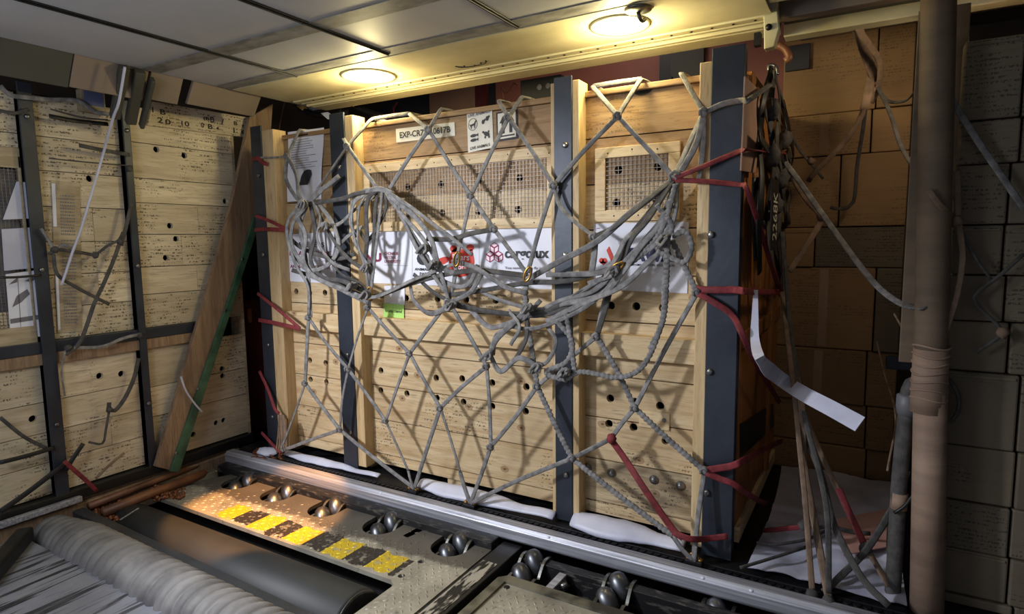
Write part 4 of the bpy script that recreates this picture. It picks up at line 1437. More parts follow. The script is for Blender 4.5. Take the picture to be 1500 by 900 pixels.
r_, c_ = left_sheet('paper_notice', ((8, 402), (62, 395), (64, 492), (16, 500)), LB + 0.008, 'large white paper with leaf-like prints behind the near blue post', 'paper notice')
left_mark(r_, c_, LB + 0.008, [[(0.10, 0.50), (0.35, 0.55), (0.62, 0.66), (0.55, 0.74), (0.25, 0.66)], [(0.05, 0.84), (0.3, 0.93), (0.28, 0.86)], [(0.5, 0.86), (0.72, 0.92), (0.84, 0.88), (0.66, 0.84)], bar(0.02, 0.26, 0.95, 0.33)], 'grey_ink')
left_mark(r_, c_, LB + 0.008, [bar(0.30, 0.08, 0.315, 0.96)], 'grey_plastic', 'fold_line')
left_sheet('paper_notice', ((2, 336), (52, 333), (57, 392), (6, 397)), LB + 0.006, 'corrugated white sheet above the paper with leaf-like prints', 'paper notice', 'film')
left_sheet('paper_notice', ((24, 266), (46, 268), (50, 320), (4, 322)), LB + 0.006, 'bluish white sheet in the wire window under the top dark mesh', 'paper notice', 'film')
r_, c_ = left_sheet('printed_sheet', ((74, 264), (117, 268), (120, 486), (84, 488)), LB + 0.003, 'tall faded printed sheet between the two blue posts', 'printed sheet', 'left_batten')
rows = []
for k in range(42):
    v = 0.06 + 0.021 * k
    if k % 14 == 13:
        continue
    u = 0.28
    while u < 0.78:
        du = rl.uniform(0.02, 0.07)
        rows.append(bar(u, v, min(u + du, 0.8), v + 0.010))
        u += du + 0.025
left_mark(r_, c_, LB + 0.003, rows, 'grey_ink', 'text_pattern')
left_mark(r_, c_, LB + 0.003, [bar(0.02, 0.02, 0.12, 0.40), bar(0.02, 0.70, 0.14, 0.98)], 'paper', 'edge_print')
# marked board at the top
c = [onx(p, LB + 0.004) for p in ((222, 149), (365, 173), (361, 202), (214, 184))]
t = thing('marked_board', 'pale plywood strip with black stencilled characters below the lining', 'board', c[3])
obj('strip', MB().prism([(p.y, p.z) for p in reversed(c)], YP, ZP, XP * 0.016, (LB + 0.001, 0, 0)), 'left_plank', t, 0.003)
y0, y1 = c[3].y, c[2].y
zb = c[3].z
for txt, u, v, w, h in (('1', 0.05, 0.62, 0.012, 0.24), ('B', 0.12, 0.58, 0.05, 0.24), ('2', 0.09, 0.18, 0.05, 0.26), ('0', 0.16, 0.16, 0.05, 0.24), ('1', 0.31, 0.18, 0.012, 0.24), ('0', 0.34, 0.18, 0.045, 0.24),
                       ('(B', 0.53, 0.56, 0.06, 0.22), ('D', 0.60, 0.52, 0.04, 0.30), ('/', 0.71, 0.50, 0.035, 0.30), ('0', 0.50, 0.22, 0.03, 0.24), ('B', 0.57, 0.20, 0.05, 0.24), ('.', 0.66, 0.22, 0.025, 0.12),
                       ('B', 0.85, 0.56, 0.04, 0.20), ('.', 0.94, 0.54, 0.02, 0.10), ('1', 0.84, 0.18, 0.015, 0.24), ('6', 0.93, 0.16, 0.035, 0.22)):
    mb = MB()
    lettering(mb, txt, V((LB + 0.0175, y0 + (y1 - y0) * u, c[3].z + (c[2].z - c[3].z) * u + 0.125 * v)), YP, ZP, (y1 - y0) * w, 0.125 * h, XP, 0.0008, 0.03)
    obj('character', mb, 'ink', t)
# small meter box near the top
a = onx((150, 152), LX - 0.02)
t = thing('label_box', 'small grey box with a blue label near the strut at the top left', 'box', a)
obj('housing', MB().box(LB + 0.002, LB + 0.05, -0.80, -0.68, a.z - 0.06, a.z + 0.055), 'left_batten', t, 0.004)
obj('label', MB().box(LB + 0.051, LB + 0.053, -0.785, -0.69, a.z - 0.025, a.z + 0.048), 'blue_paper', t)
# green edged slanting timber
bm0, bm1 = onx((240, 690), LX + 0.03), onx((384, 158), LX + 0.03)
t = thing('slanting_timber', 'slanting brown timber with a green edge leaning across the weathered crate', 'timber', bm0)
poly = [onx(p, LX + 0.045) for p in ((228, 684), (252, 690), (372, 335), (392, 262), (400, 152), (366, 172), (340, 296), (300, 440))]
obj('plank', MB().prism([(p.y, p.z) for p in reversed(poly)], YP, ZP, XP * 0.03, (LX + 0.015, 0, 0)), 'brown_ply', t, 0.003)
poly = [onx(p, LX + 0.06) for p in ((249, 691), (262, 692), (376, 338), (373, 314), (334, 440))]
obj('edge_channel', MB().prism([(p.y, p.z) for p in reversed(poly)], YP, ZP, XP * 0.02, (LX + 0.046, 0, 0)), 'green_edge', t, 0.003)
for p in ((355, 380), (330, 455), (290, 570), (258, 664)):
    obj('bolt', MB().lathe(onx(p, LX + 0.066), XP, [(0, 0.010), (0.005, 0.010), (0.007, 0.005)], 8), 'bolt', t)


# straps of the net on the weathered crate
LN = thing('left_net', 'dark loose webbing net hanging on the weathered crate', 'cargo net', (LX + 0.05, -1.0, 0.2))
def lcord(px, x, mat='net_dark', w=0.02, t=0.008, name='strap', par=None):
    xs = x if isinstance(x, (list, tuple)) else [x] * len(px)
    pts = [onx(p, q) for p, q in zip(px, xs)]
    mb = MB().strap(spline(pts, 0.02), w, t, V((1, -0.3, 0.2)))
    return obj(name, mb, mat, par or LN)


LO = LX + 0.03
for px, m_, w in (([(0, 125), (14, 139), (40, 143), (75, 146), (115, 148), (140, 164), (168, 168)], 'net', 0.022), ([(0, 162), (22, 166), (42, 160)], 'net_dark', 0.016), ([(72, 170), (110, 177), (158, 182)], 'black', 0.022), ([(158, 176), (120, 172), (74, 160)], 'net_dark', 0.008),
                 ([(116, 213), (150, 220), (190, 227)], 'net_dark', 0.022), ([(72, 232), (120, 237), (190, 243)], 'net_dark', 0.006), ([(193, 297), (184, 335), (177, 360)], 'net_dark', 0.02), ([(140, 374), (158, 360), (174, 352), (180, 340)], 'net_dark', 0.014),
                 ([(72, 372), (85, 366), (104, 368), (140, 374)], 'net_dark', 0.018), ([(60, 335), (70, 350), (80, 366), (92, 358), (106, 365)], 'net', 0.014), ([(177, 352), (165, 385), (150, 420), (138, 445), (118, 500), (96, 520)], 'net_dark', 0.02),
                 ([(78, 372), (84, 402), (110, 420), (140, 436), (160, 446)], 'net_dark', 0.018), ([(205, 490), (180, 496), (150, 508), (108, 510)], 'net', 0.018), ([(203, 525), (196, 555), (182, 585), (168, 602), (160, 598), (160, 590)], 'net_dark', 0.022),
                 ([(160, 602), (155, 630), (150, 650), (130, 648)], 'net_dark', 0.012), ([(96, 512), (90, 545), (95, 580)], 'net', 0.008), ([(122, 650), (105, 675), (96, 690)], 'black', 0.022), ([(0, 612), (35, 640), (68, 657)], 'net_dark', 0.018),
                 ([(0, 750), (40, 722), (82, 690), (98, 678)], 'black', 0.026), ([(0, 678), (40, 668), (80, 656)], 'black', 0.022), ([(182, 664), (160, 682), (140, 702)], 'net_tan', 0.014), ([(0, 407), (30, 406), (60, 403)], 'black', 0.012)):
    lcord(px, LO, m_, w)
for p in ((80, 366), (176, 355), (140, 374), (160, 600), (205, 492), (100, 510), (190, 247)):
    obj('knot', MB().ball(onx(p, LO), 0.018, 8, 6, 0.2), 'net_dark', LN)
mb = MB().strap(spline([onx(p, LX + 0.05) for p in ((94, 676), (112, 692), (130, 708), (142, 720))], 0.02), 0.022, 0.006, V((1, -0.3, 0.2)))
tag(obj('lashing_strap', mb, 'red', None, 0, onx((94, 676), LX + 0.05)), 'dark red strap slanting from the near blue post of the weathered crate', 'strap')
pts = [onx(p, LX + q) for p, q in (((183, 98), 0.44), ((174, 150), 0.36), ((165, 175), 0.28), ((150, 230), 0.14), ((133, 288), 0.12), ((118, 338), 0.10), ((106, 370), 0.08), ((98, 395), 0.06), ((90, 418), 0.05))]
tag(obj('hanging_rope', MB().tube(spline(pts, 0.02), 0.0065, 7), 'film', None, 0, pts[-1]), 'thin white rope hanging slack from the ceiling edge at the left', 'rope')
pts = [onx(p, LX + 0.072) for p in ((265, 552), (272, 572), (284, 590), (296, 604))]
tag(obj('thin_wire', MB().tube(spline(pts, 0.02), 0.006, 6), 'film', None, 0, pts[0]), 'short white wire end curling over the green edged timber', 'wire')

# lower boxes right of the timber
for (y0, y1, z0, z1, mt, lb) in ((yE + 0.03, yE + 0.20, 0.13, 0.86, 'carton', None),):
    pass
a, b = ony((334, 440), 0.5), ony((357, 480), 0.5)
t = thing('maroon_case', 'dark maroon case half hidden behind the slanting timber', 'case', (-4.0, 0.40, 0.07))
obj('body', MB().box(-4.1, -3.78, 0.16, 0.42, 0.07, 1.02), 'maroon_board', t, 0.006)
obj('clasp', MB().box(-3.79, -3.77, 0.24, 0.27, 0.86, 0.96), 'orange_ply', t, 0.002)
obj('base', MB().box(-4.1, -3.78, 0.16, 0.42, -0.18, 0.07), 'black', t)

# ================================================================== floor equipment
# long rusty side bars between the left crate and the trays
for k, (p0, p1, r, m_, lb) in enumerate((((130, 742), (330, 668), 0.020, 'copper', 'rusty brown pipe along the foot of the weathered crate, the one farther from the drum'), ((150, 752), (300, 694), 0.026, 'copper', 'rusty brown pipe along the foot of the weathered crate, the one nearer the drum'))):
    a, b = onz(p0, 0.03), onz(p1, 0.03)
    t = tag(obj('floor_pipe', MB().tube([a, a.lerp(b, 0.5) + V((0, 0, 0.004)), b], r, 10), m_, None, 0, a), lb, 'pipe')
mb = MB().box(-3.75, -3.585, -1.95, 0.0, -0.10, 0.05)
mb.box(-3.72, -3.62, -1.95, 0.0, 0.05, 0.068)
struct('trim_15', mb, 'brown_ply', 0.005, 'dirty brown side sill under the weathered crate')
a, b = onz((236, 716), 0.0), onz((318, 690), 0.0)
tag(obj('guide_bar', MB().beam(onz((236, 716), 0.01), onz((316, 694), 0.01), ZP, 0.06, 0.05), 'plate_frame', None, 0.006, a), 'grey guide bar between the rusty pipes and the diamond plate', 'bar')
# support bed
struct('floor.001', MB().box(-3.6, 1.4, -3.0, -0.02, -0.175, -0.165), 'pit', 0, 'black bed under the rollers')

# diamond plate with open notches
NX = [-3.20, -2.85, -2.465, -2.07, -1.64]
def notch(cx, w, y0, y1):
    """open slot from the rear edge: rounded front"""
    r = w / 2
    return [(cx - r, y1)] + [(cx + r * math.cos(math.radians(180 + a)), y0 + r + r * math.sin(math.radians(180 + a)) * 1.0) for a in range(0, 181, 20)] + [(cx + r, y1)]


yr = -0.247
out = [(-3.52, -0.665), (-1.69, -0.665), (-1.655, -0.69), (-1.655, -1.06), (-1.455, -1.06), (-1.455, yr)]
for cx in reversed(NX):
    out += list(reversed(notch(cx, 0.185, -0.405, yr)))
out += [(-3.36, yr), (-3.52, -0.55)]
slot = [onz(p, 0) for p in ((590, 785), (597, 788), (625, 775), (616, 771))]
slot = [(p.x, p.y) for p in slot]
holes = [circle(*onz((617, 823), 0).xy, 0.016, 12), circle(*onz((588, 844), 0).xy, 0.016, 12), slot]
t = DP = thing('roller_tray_plate', 'long diamond tread floor plate with yellow and black hazard blocks', 'floor plate', (-2.5, -0.45, -0.02))
mb = MB()
panel(mb, out, holes, 0.02, (0, 0, -0.02), XP, YP, ZP)


def inside(x, y):
    c = False
    n = len(out)
    for i in range(n):
        a, b = out[i], out[i - 1]
        if (a[1] > y) != (b[1] > y) and x < (b[0] - a[0]) * (y - a[1]) / (b[1] - a[1]) + a[0]:
            c = not c
    return c


def lugs(mb, x0, x1, y0, y1, ok, step=0.042, z=0.0):
    j = 0
    y = y0
    while y < y1:
        x = x0 + (step / 2 if j % 2 else 0)
        i = 0
        while x < x1:
            if ok(x, y):
                a = math.radians(45 if (i + j) % 2 else -45)
                u = V((math.cos(a), math.sin(a), 0))
                w = V((-u.y, u.x, 0))
                L, B, H = 0.013, 0.0045, 0.0032
                c = V((x, y, z))
                ring1 = [c + u * (L * math.cos(s)) + w * (B * math.sin(s)) for s in [math.pi * q / 4 for q in range(8)]]
                ring2 = [c + u * (L * 0.62 * math.cos(s)) + w * (B * 0.5 * math.sin(s)) + ZP * H for s in [math.pi * q / 4 for q in range(8)]]
                mb.add(ring1 + ring2, [(q, (q + 1) % 8, 8 + (q + 1) % 8, 8 + q) for q in range(8)] + [tuple(range(8, 16))], True)
            x += step
            i += 1
        y += step * 0.6
        j += 1


lugs(mb, -3.5, -1.46, -1.04, -0.22, lambda x, y: inside(x, y) and inside(x + 0.02, y) and inside(x - 0.02, y) and inside(x, y + 0.02) and inside(x, y - 0.02) and (y < -0.40 or random.random() < 0.12))
obj('tread', mb, 'plate', t, 0.0)
DPO = t
for x in (-3.02, -2.27, -1.50):
    obj('support_rib', MB().box(x - 0.02, x + 0.02, -0.50, -0.42, -0.165, -0.0205), 'pit', t)


# transfer rollers: two staggered steel barrels between zigzag side plates
def make_roller(loc, label):
    t = thing('transfer_roller', label, 'roller', loc, 'transfer rollers in the floor tray')
    L = V(loc)
    prof = [(-0.060, 0.008), (-0.057, 0.020), (-0.044, 0.034), (-0.02, 0.042), (0.0, 0.0435), (0.02, 0.042), (0.044, 0.035), (0.057, 0.022), (0.060, 0.010)]
    for dx, dy, dz in ((0.012, 0.035, 0.150), (-0.012, -0.045, 0.118)):
        b = obj('barrel', MB().lathe(L + V((dx, dy, dz)), V((0.55, -0.35, -0.76)).normalized(), prof, 22), 'roller_steel', t)
    for s in (-1, 1):
        path = [(-0.150, 0.03), (-0.118, 0.120), (-0.070, 0.138), (-0.040, 0.122), (-0.012, 0.150), (0.020, 0.176), (0.070, 0.172), (0.105, 0.14), (0.12, 0.06)]
        q = [L + V((s * 0.056 + 0.010, p[0], p[1])) for p in path]
        mb = MB()
        mb.sweep(spline(q, 0.012), [(-0.007, -0.005), (0.007, -0.005), (0.007, 0.005), (-0.007, 0.005)], ZP, smooth=False)
        mb.prism([(p[0], p[1] - 0.004) for p in path], YP, ZP, XP * 0.004, L + V((s * 0.056 + 0.008, 0, 0)))
        br = obj('side_bracket', mb, 'bracket_steel', t, 0.001)
        obj('axle_nut', MB().lathe(L + V((0.010 + s * 0.053, 0.045, 0.135)), V((s, 0, 0)), [(0, 0.013), (0.012, 0.013), (0.014, 0.006)], 6, False), 'bolt', br)
    obj('base_plate', MB().box(L.x - 0.12, L.x + 0.11, L.y - 0.14, L.y + 0.14, L.z - 0.004, L.z + 0.004), 'pit', t)
    return t


RZ0 = -0.160
rl_labels = ['transfer roller pair farthest left, beside the guide bar', 'transfer roller pair second from the left, behind the first yellow blocks', 'transfer roller pair in the middle notch of the diamond plate',
             'transfer roller pair just left of the rectangular slot', 'transfer roller pair right of the rectangular slot, beside the worn cross beam']
proto = None
for x, lb in zip(NX, rl_labels):
    if proto is None:
        proto = make_roller((x + 0.01, -0.285, RZ0), lb)
        continue
    c = copy_tree(proto)
    c.location = (x + 0.01, -0.285, RZ0)
    c['label'] = lb
for p, lb in (((775, 836), 'transfer roller pair in the dark pit right of the worn cross beam'), ((900, 872), 'transfer roller in the dark pit near the right end of the framed plate'), ((1045, 905), 'transfer roller deep in shadow at the bottom of the dark pit')):
    c = copy_tree(proto)
    q = onz(p, -0.03)
    c.location = (q.x, q.y, RZ0 - (0.02 if p[0] > 1000 else 0.0))
    c['label'] = lb
q = onz((812, 862), -0.04)
t = thing('latch', 'small bright latch between two rollers in the dark pit', 'latch', (q.x, q.y, -0.165))
obj('lever', MB().obox(q + V((-0.03, -0.06, 0)), (0.035, 0, 0), (0.03, 0.11, 0.035), (0, 0, 0.012)), 'alu', t, 0.003)
obj('block', MB().box(q.x - 0.03, q.x + 0.05, q.y - 0.03, q.y + 0.06, -0.165, q.z), 'dark_steel', t, 0.004)
obj('spring', MB().lathe(q + V((0.035, 0.02, 0.0)), ZP, [(0, 0.016), (0.02, 0.018), (0.025, 0.008)], 10), 'bolt', t)

# black guide beam in front of the pallet, and the worn cross beam
mb = MB().box(-3.50, -1.455, -0.245, -0.175, -0.16, 0.035)
mb.box(-3.50, -1.455, -0.175, -0.165, -0.16, 0.01)
tag(obj('guide_beam', mb, 'scuffed', None, 0.005, (-2.5, -0.2, -0.16)), 'long scuffed black guide beam between the pallet rail and the diamond plate', 'beam')
mb = MB().box(-1.29, 1.2, -0.255, -0.205, -0.16, 0.01)
tag(obj('guide_beam', mb, 'scuffed', None, 0.005, (0, -0.2, -0.16)), 'dusty dark guide beam behind the rollers in the dark pit', 'beam')
mb = MB().box(-3.30, -1.50, -0.10, -0.06, -0.16, 0.03)
t = thing('cross_beam', 'narrow cross beam with worn white paint beside the diamond plate', 'beam', (-1.39, -0.6, -0.16))
obj('body', MB().box(-1.437, -1.335, -1.5, -0.165, -0.165, 0.012), 'black', t, 0.004)
obj('worn_strip', MB().box(-1.425, -1.352, -1.5, -0.36, 0.0125, 0.0145), 'worn_paint', t, 0.001)
# framed plate at the bottom right
t = thing('framed_plate', 'framed diamond tread plate at the bottom of the picture right of the cross beam', 'floor plate', (-0.6, -0.8, -0.02))
mb = MB()
fo = [(-1.300, -1.6), (0.6, -1.6), (0.6, -0.405), (-1.265, -0.405), (-1.300, -0.440)]
fi = [(-1.258, -1.56), (0.56, -1.56), (0.56, -0.452), (-1.258, -0.452)]
panel(mb, fo, [fi], 0.035, (0, 0, -0.025), XP, YP, ZP)
obj('frame', mb, 'plate_frame', t, 0.005)
mb = MB().box(-1.261, 0.563, -1.563, -0.449, -0.02, 0.0)
mb.add([], [])
lugs(mb, -1.23, 0.5, -1.5, -0.475, lambda x, y: True)
obj('tread', mb, 'plate_clean', t)
obj('screw', MB().lathe((-1.236, -0.474, 0.0), ZP, [(0, 0.013), (0.003, 0.012), (0.004, 0.004)], 12), 'dark_steel', t)
for x in (-1.2, -0.6, 0.2):
    obj('support_rib', MB().box(x - 0.02, x + 0.02, -1.5, -0.55, -0.165, -0.026), 'pit', t)

# big black drum
t = thing('drive_drum', 'large black rubber drum roller lying in the floor opening', 'drum', (-2.55, -0.86, -0.16))
dc = V((0, -0.835, -0.115))
obj('drum', MB().lathe(V((-3.40, dc.y, dc.z)), XP, [(0, 0.10), (0.0, 0.130), (0.012, 0.140), (1.668, 0.140), (1.68, 0.130), (1.68, 0.10)], 56), 'rubber', t)
obj('axle', MB().lathe(V((-3.50, dc.y, dc.z)), XP, [(0, 0.03), (1.88, 0.03)], 14), 'dark_steel', t)
obj('end_ring', MB().lathe(V((-1.7195, dc.y, dc.z)), XP, [(0, 0.136), (0.004, 0.136), (0.004, 0.120)], 40), 'bracket_steel', t)
mb = MB().box(-3.52, -3.45, dc.y - 0.05, dc.y + 0.05, -0.165, -0.04)
mb.box(-1.70 + 0.04, -1.61, dc.y - 0.05, dc.y + 0.05, -0.165, -0.05)
obj('bearing_block', mb, 'dark_steel', t, 0.006)
mb = MB().obox(onz((186, 764), 0.005), V((0.20, 0.10, 0.02)), V((-0.005, 0.010, 0)), V((0, 0, 0.004)))
p0, p1 = onz((176, 762), 0.02), onz((203, 745), 0.03)
tag(obj('metal_sliver', MB().beam(p0, p1, ZP, 0.008, 0.004), 'alu', None, 0, p0), 'thin bright metal sliver on the far end of the drum', 'metal sliver')
# grit heap at the far end of the drum
mb = MB()
rg = random.Random(9)
for k in range(420):
    if k % 3:
        p = onz((rg.uniform(118, 182), rg.uniform(736, 764)), -0.01)
    else:
        p = onz((rg.uniform(222, 270), rg.uniform(712, 732)), 0.004)
    mb.ball(p + V((0, 0, rg.uniform(-0.012, 0.008))), rg.uniform(0.006, 0.013), 6, 4, 0.2)
tag(obj('rusty_grit', mb, 'rust_chip', None, 0, onz((150, 750), -0.02)), 'shiny orange grit at the far end of the black drum', 'grit', None, 'stuff')
tag(obj('grit_shelf', MB().box(-3.72, -3.42, -1.0, -0.74, -0.165, -0.018), 'copper', None, 0.004, (-3.57, -0.87, -0.165)), 'rusty shelf under the orange grit', 'shelf')

# dark sill between drum and hose
a, b = onz((110, 738), 0.02), onz((420, 900), 0.02)
d = (b - a)
t = tag(obj('drum_sill', MB().beam(V((-3.74, -0.985, -0.07)), V((-1.68, -1.045, -0.07)), ZP, 0.055, 0.19), 'sill_grey', None, 0.006, (-2.5, -1.02, -0.165)), 'dark grey straight sill between the black drum and the ribbed hose', 'sill beam')

# ribbed hose
h0, h1 = V((-3.66, -1.115, -0.035)), V((-1.72, -1.16, -0.035))
hp = spline([h0, h0.lerp(h1, 0.33), h0.lerp(h1, 0.66), h1], 0.0065)
sc = []
for i in range(len(hp)):
    k = i / len(hp)
    sc.append((0.62 + 0.38 * min(1, k * 5)) * (0.90 + 0.19 * abs(math.sin(i * 0.0065 / 0.062 * math.pi)) ** 0.6))
mb = MB().sweep(hp, [(0.115 * math.cos(2 * math.pi * j / 28), 0.098 * math.sin(2 * math.pi * j / 28)) for j in range(28)], ZP, scale=sc)
tag(obj('ribbed_hose', mb, 'hose', None, 0, h0), 'thick dusty grey ribbed hose lying in front of the drum sill', 'hose')
# ribbed ramp mat
mb = MB()
mb.grid(60, 20, lambda u, v: V((-3.9 + 2.15 * u, -2.6 + 1.36 * v, -0.03 + 0.008 * math.sin(u * 38) * (1 - v) + 0.01 * v)))
mb.add([(-3.9, -2.6, -0.16), (-1.75, -2.6, -0.16), (-1.75, -1.24, -0.16), (-3.9, -1.24, -0.16)], [(3, 2, 1, 0)])
tag(obj('ramp_mat', mb, 'ramp', None, 0, (-2.5, -1.9, -0.16)), 'pale grey ramp mat with long dark streaks at the bottom left corner', 'mat')
mb = MB()
for k in range(7):
    x = -3.86 + 0.05 * k
    mb.beam(onz((0 + 12 * k, 835 - 10 * k), 0.0), onz((70 + 9 * k, 790 - 9 * k), 0.0), ZP, 0.035, 0.03)
tag(obj('rubber_flap', MB().beam(onz((-20, 850), 0.03), onz((38, 782), 0.03), ZP, 0.07, 0.07), 'black', None, 0.012, onz((0, 830), 0.0)), 'black rubber flap at the near end of the ribbed hose', 'flap')
a, b = onx((0, 765), LX + 0.04), onx((90, 735), LX + 0.04)
tag(obj('edge_angle', MB().beam(V((-3.565, -1.9, 0.085)), V((-3.565, -0.98, 0.085)), ZP, 0.03, 0.03), 'alu', None, 0.003, (-3.565, -1.3, 0.07)), 'thin bright metal angle along the foot of the weathered crate', 'metal angle')

# ================================================================== cartons on the right
def carton(x0, x1, z0, z1, y, d, label, mat, group, seam=None, strip=None):
    t = thing('carton', label, 'carton', ((x0 + x1) / 2, y + d / 2, z0), group)
    g = 0.003
    obj('body', MB().box(x0 + g, x1 - g, y, y + d, z0 + g * 0.3, z1 - g), mat, t, 0.006)
    if seam is not None:
        xs = x0 + (x1 - x0) * seam
        obj('tape', MB().box(xs - 0.022, xs + 0.022, y - 0.0012, y - 0.0002, z0 + 0.012, z1 - 0.012), 'tape', t)
    if strip:
        obj('flap', MB().box(x0 + 0.012, x1 - 0.012, y - 0.004, y - 0.0002, z1 - strip, z1 - 0.012), mat, t, 0.002)
    return t


YC = 1.25
zz = lambda p: ony(p, YC).z
xx = lambda p: ony(p, YC).x
rows = [zz((1230, 700)), zz((1240, 655)), zz((1260, 595)), zz((1240, 513)), zz((1240, 392)), zz((1240, 332)), zz((1240, 226)), zz((1220, 165)), zz((1220, 48))]
rows[0] = PT
xl, xr = -0.47, 0.14
splits = [xx((1268, 680)), xx((1268, 620)), xx((1268, 560)), xx((1281, 450)), xx((1193, 360)), xx((1230, 280)), xx((1276, 195)), xx((1285, 110))]
ordn = ['bottom', 'second from bottom', 'third from bottom', 'fourth from bottom', 'fifth from bottom', 'sixth from bottom', 'second from top', 'top']
for k in range(8):
    z0, z1, s = rows[k], rows[k + 1], splits[k]
    wide = 'wide' if s - xl > 0.4 else 'brown'
    carton(xl, s, z0, z1, YC + 0.012 * (k % 2), 0.5, '%s carton at the left of the %s row of the rear carton stack' % (wide, ordn[k]), 'carton', 'cartons of the rear stack beside the pine crate', 0.5 if k in (2, 3, 6) else None, 0.03 if k in (1, 4) else None)
    carton(s, xr, z0, z1, YC + 0.012 * ((k + 1) % 2), 0.5, '%s carton at the right of the %s row of the rear carton stack' % ('narrow' if wide == 'wide' else 'brown', ordn[k]), 'carton' if k not in (3, 4) else 'carton_grey', 'cartons of the rear stack beside the pine crate')
# dark opening above the rear stack
a, b = ony((1150, 66), YC - 0.05), ony((1185, 98), YC - 0.05)
t = thing('mounted_plate', 'dark square panel at the top left corner of the rear carton stack', 'panel', (a.x, YC - 0.01, b.z))
obj('plate', MB().box(a.x, b.x, YC - 0.02, YC - 0.001, b.z, a.z), 'wall_navy', t, 0.003)
# near stack
YN = 0.10
zz = lambda p: ony(p, YN).z
seams = [(1440, 880), (1430, 810), (1430, 738), (1430, 656), (1440, 546), (1440, 471), (1440, 403), (1440, 329), (1440, 240), (1440, 175), (1440, 56)]
rows = [PT] + [zz(p) for p in seams]
xa = ony((1374, 650), YN).x
sx = [(1486, 880), (1478, 845), (1480, 775), (1488, 700), (1492, 600), (1478, 510), (1472, 440), (1470, 370), (1478, 285), (1496, 210), (1500, 110)]
names = ['bottom', 'second from bottom', 'third from bottom', 'fourth from bottom', 'fifth from bottom', 'sixth from bottom', 'fifth from top', 'fourth from top', 'third from top', 'second from top', 'top']
for k in range(11):
    s = ony(sx[k], YN).x
    z1 = rows[k + 1]
    carton(xa, s, rows[k], z1, YN + 0.008 * (k % 2), 0.42, 'greyish carton right of the wrapped tube, %s row of the near stack' % names[k], 'carton_grey', 'cartons of the near stack at the right edge', None, 0.022 if k % 3 == 1 else None)
    carton(s, s + 0.34, rows[k], z1, YN + 0.008 * ((k + 1) % 2), 0.42, 'greyish carton at the right picture edge, %s row of the near stack' % names[k], 'carton_grey', 'cartons of the near stack at the right edge')
t = thing('cardboard_board', 'tall dull cardboard board standing behind the wrapped tube', 'cardboard', (0.12, 0.12, PT))
a, b = ony((1318, 500), 0.16), ony((1346, 500), 0.16)
obj('sheet', MB().box(a.x, b.x + 0.09, 0.16, 0.172, 0.95, 2.2), 'tube_sleeve', t, 0.003)
obj('leg', MB().box(b.x + 0.02, b.x + 0.06, 0.16, 0.20, PT, 0.95), 'dark_steel', t, 0.003)
# wrapped tube
tx = [ony(p, 0.0) for p in ((1357, 900), (1360, 700), (1364, 520), (1371, 300), (1374, 50))]
t = thing('wrapped_tube', 'upright paper wrapped tube standing between the two carton stacks', 'tube', (tx[0].x, 0.0, PT))
b0 = V((tx[0].x, 0.0, PT))
obj('lower_tube', MB().lathe(b0, tx[2] - b0, [(0, 0.052), (tx[2].z - PT - 0.10, 0.050), (tx[2].z - PT - 0.10, 0.046)], 26), 'tube_wrap', t)
obj('upper_sleeve', MB().lathe(tx[2] + V((0, 0, -0.02)), tx[4] - tx[2], [(0, 0.048), (0.06, 0.050), (1.1, 0.050), (1.2, 0.050)], 26), 'tube_sleeve', t)
mb = MB()
for k in range(7):
    c = tx[2] + V((0, 0, 0.03 - 0.030 * k))
    mb.tube([c + V((0.0535 * math.cos(a), 0.0535 * math.sin(a), 0.006 * math.sin(a * 2 + k))) for a in [2 * math.pi * i / 26 for i in range(26)]], 0.004, 6, closed=True)
mb.lathe(tx[2] + V((0, 0, -0.20)), ZP, [(0, 0.0535), (0.22, 0.0535)], 26)
obj('tape_wrap', mb, 'tube_wrap', t)
# small tube with an elbow left of the wrapped tube
pts = [ony(p, 0.04) for p in ((1306, 895), (1312, 800), (1318, 700), (1326, 620), (1332, 572), (1342, 560), (1352, 566))]
pts[0].z = max(pts[0].z, PT + 0.0)
t = thing('drain_tube', 'thin grey tube with a bent top tied beside the wrapped tube', 'tube', pts[0])
q = spline(pts, 0.02)
obj('tube', MB().tube(q, 0.026, 12), 'net_dark', t)
obj('collar', MB().lathe(ony((1316, 745), 0.04), V((0.02, 0, 1)), [(0, 0.028), (0.06, 0.028)], 16), 'tube_wrap', t)
obj('elbow', MB().lathe(ony((1328, 608), 0.04), V((0.03, 0, 1)), [(0, 0.030), (0.03, 0.036), (0.07, 0.036), (0.075, 0.028)], 16), 'grey_plastic', t)
obj('tie_wire', MB().tube(spline([ony(p, 0.005) for p in ((1310, 752), (1325, 742), (1336, 728), (1344, 722))], 0.01), 0.006, 6), 'black', t)
a, b = ony((1298, 522), 0.9), ony((1348, 545), 0.9)
t = tag(obj('latch_bar', MB().box(a.x, b.x, 0.9, 0.93, b.z, a.z), 'blue_steel', None, 0.004, a), 'short blue-grey bar between the rear carton stack and the wrapped tube', 'bar')

# white sheeting on the pallet at the right
mb = MB()
xs0, xs1 = -0.42, 0.16


def film_fn(u, v):
    x = -0.44 + 0.60 * u - 0.02 * v
    y = -0.04 + 1.26 * v
    x += (1 - u) * (0.06 + 0.10 * v * (1 - v))
    h = 0.012 + 0.020 * (mnoise.noise(V((x * 5, y * 3, 1.0))) + 0.4) + 0.016 * abs(mnoise.noise(V((x * 11, y * 7, 4.0))))
    if 0.28 < v < 0.36 or 0.48 < v < 0.53:
        h += 0.010
    return V((x, y, PT + max(0.004, h)))


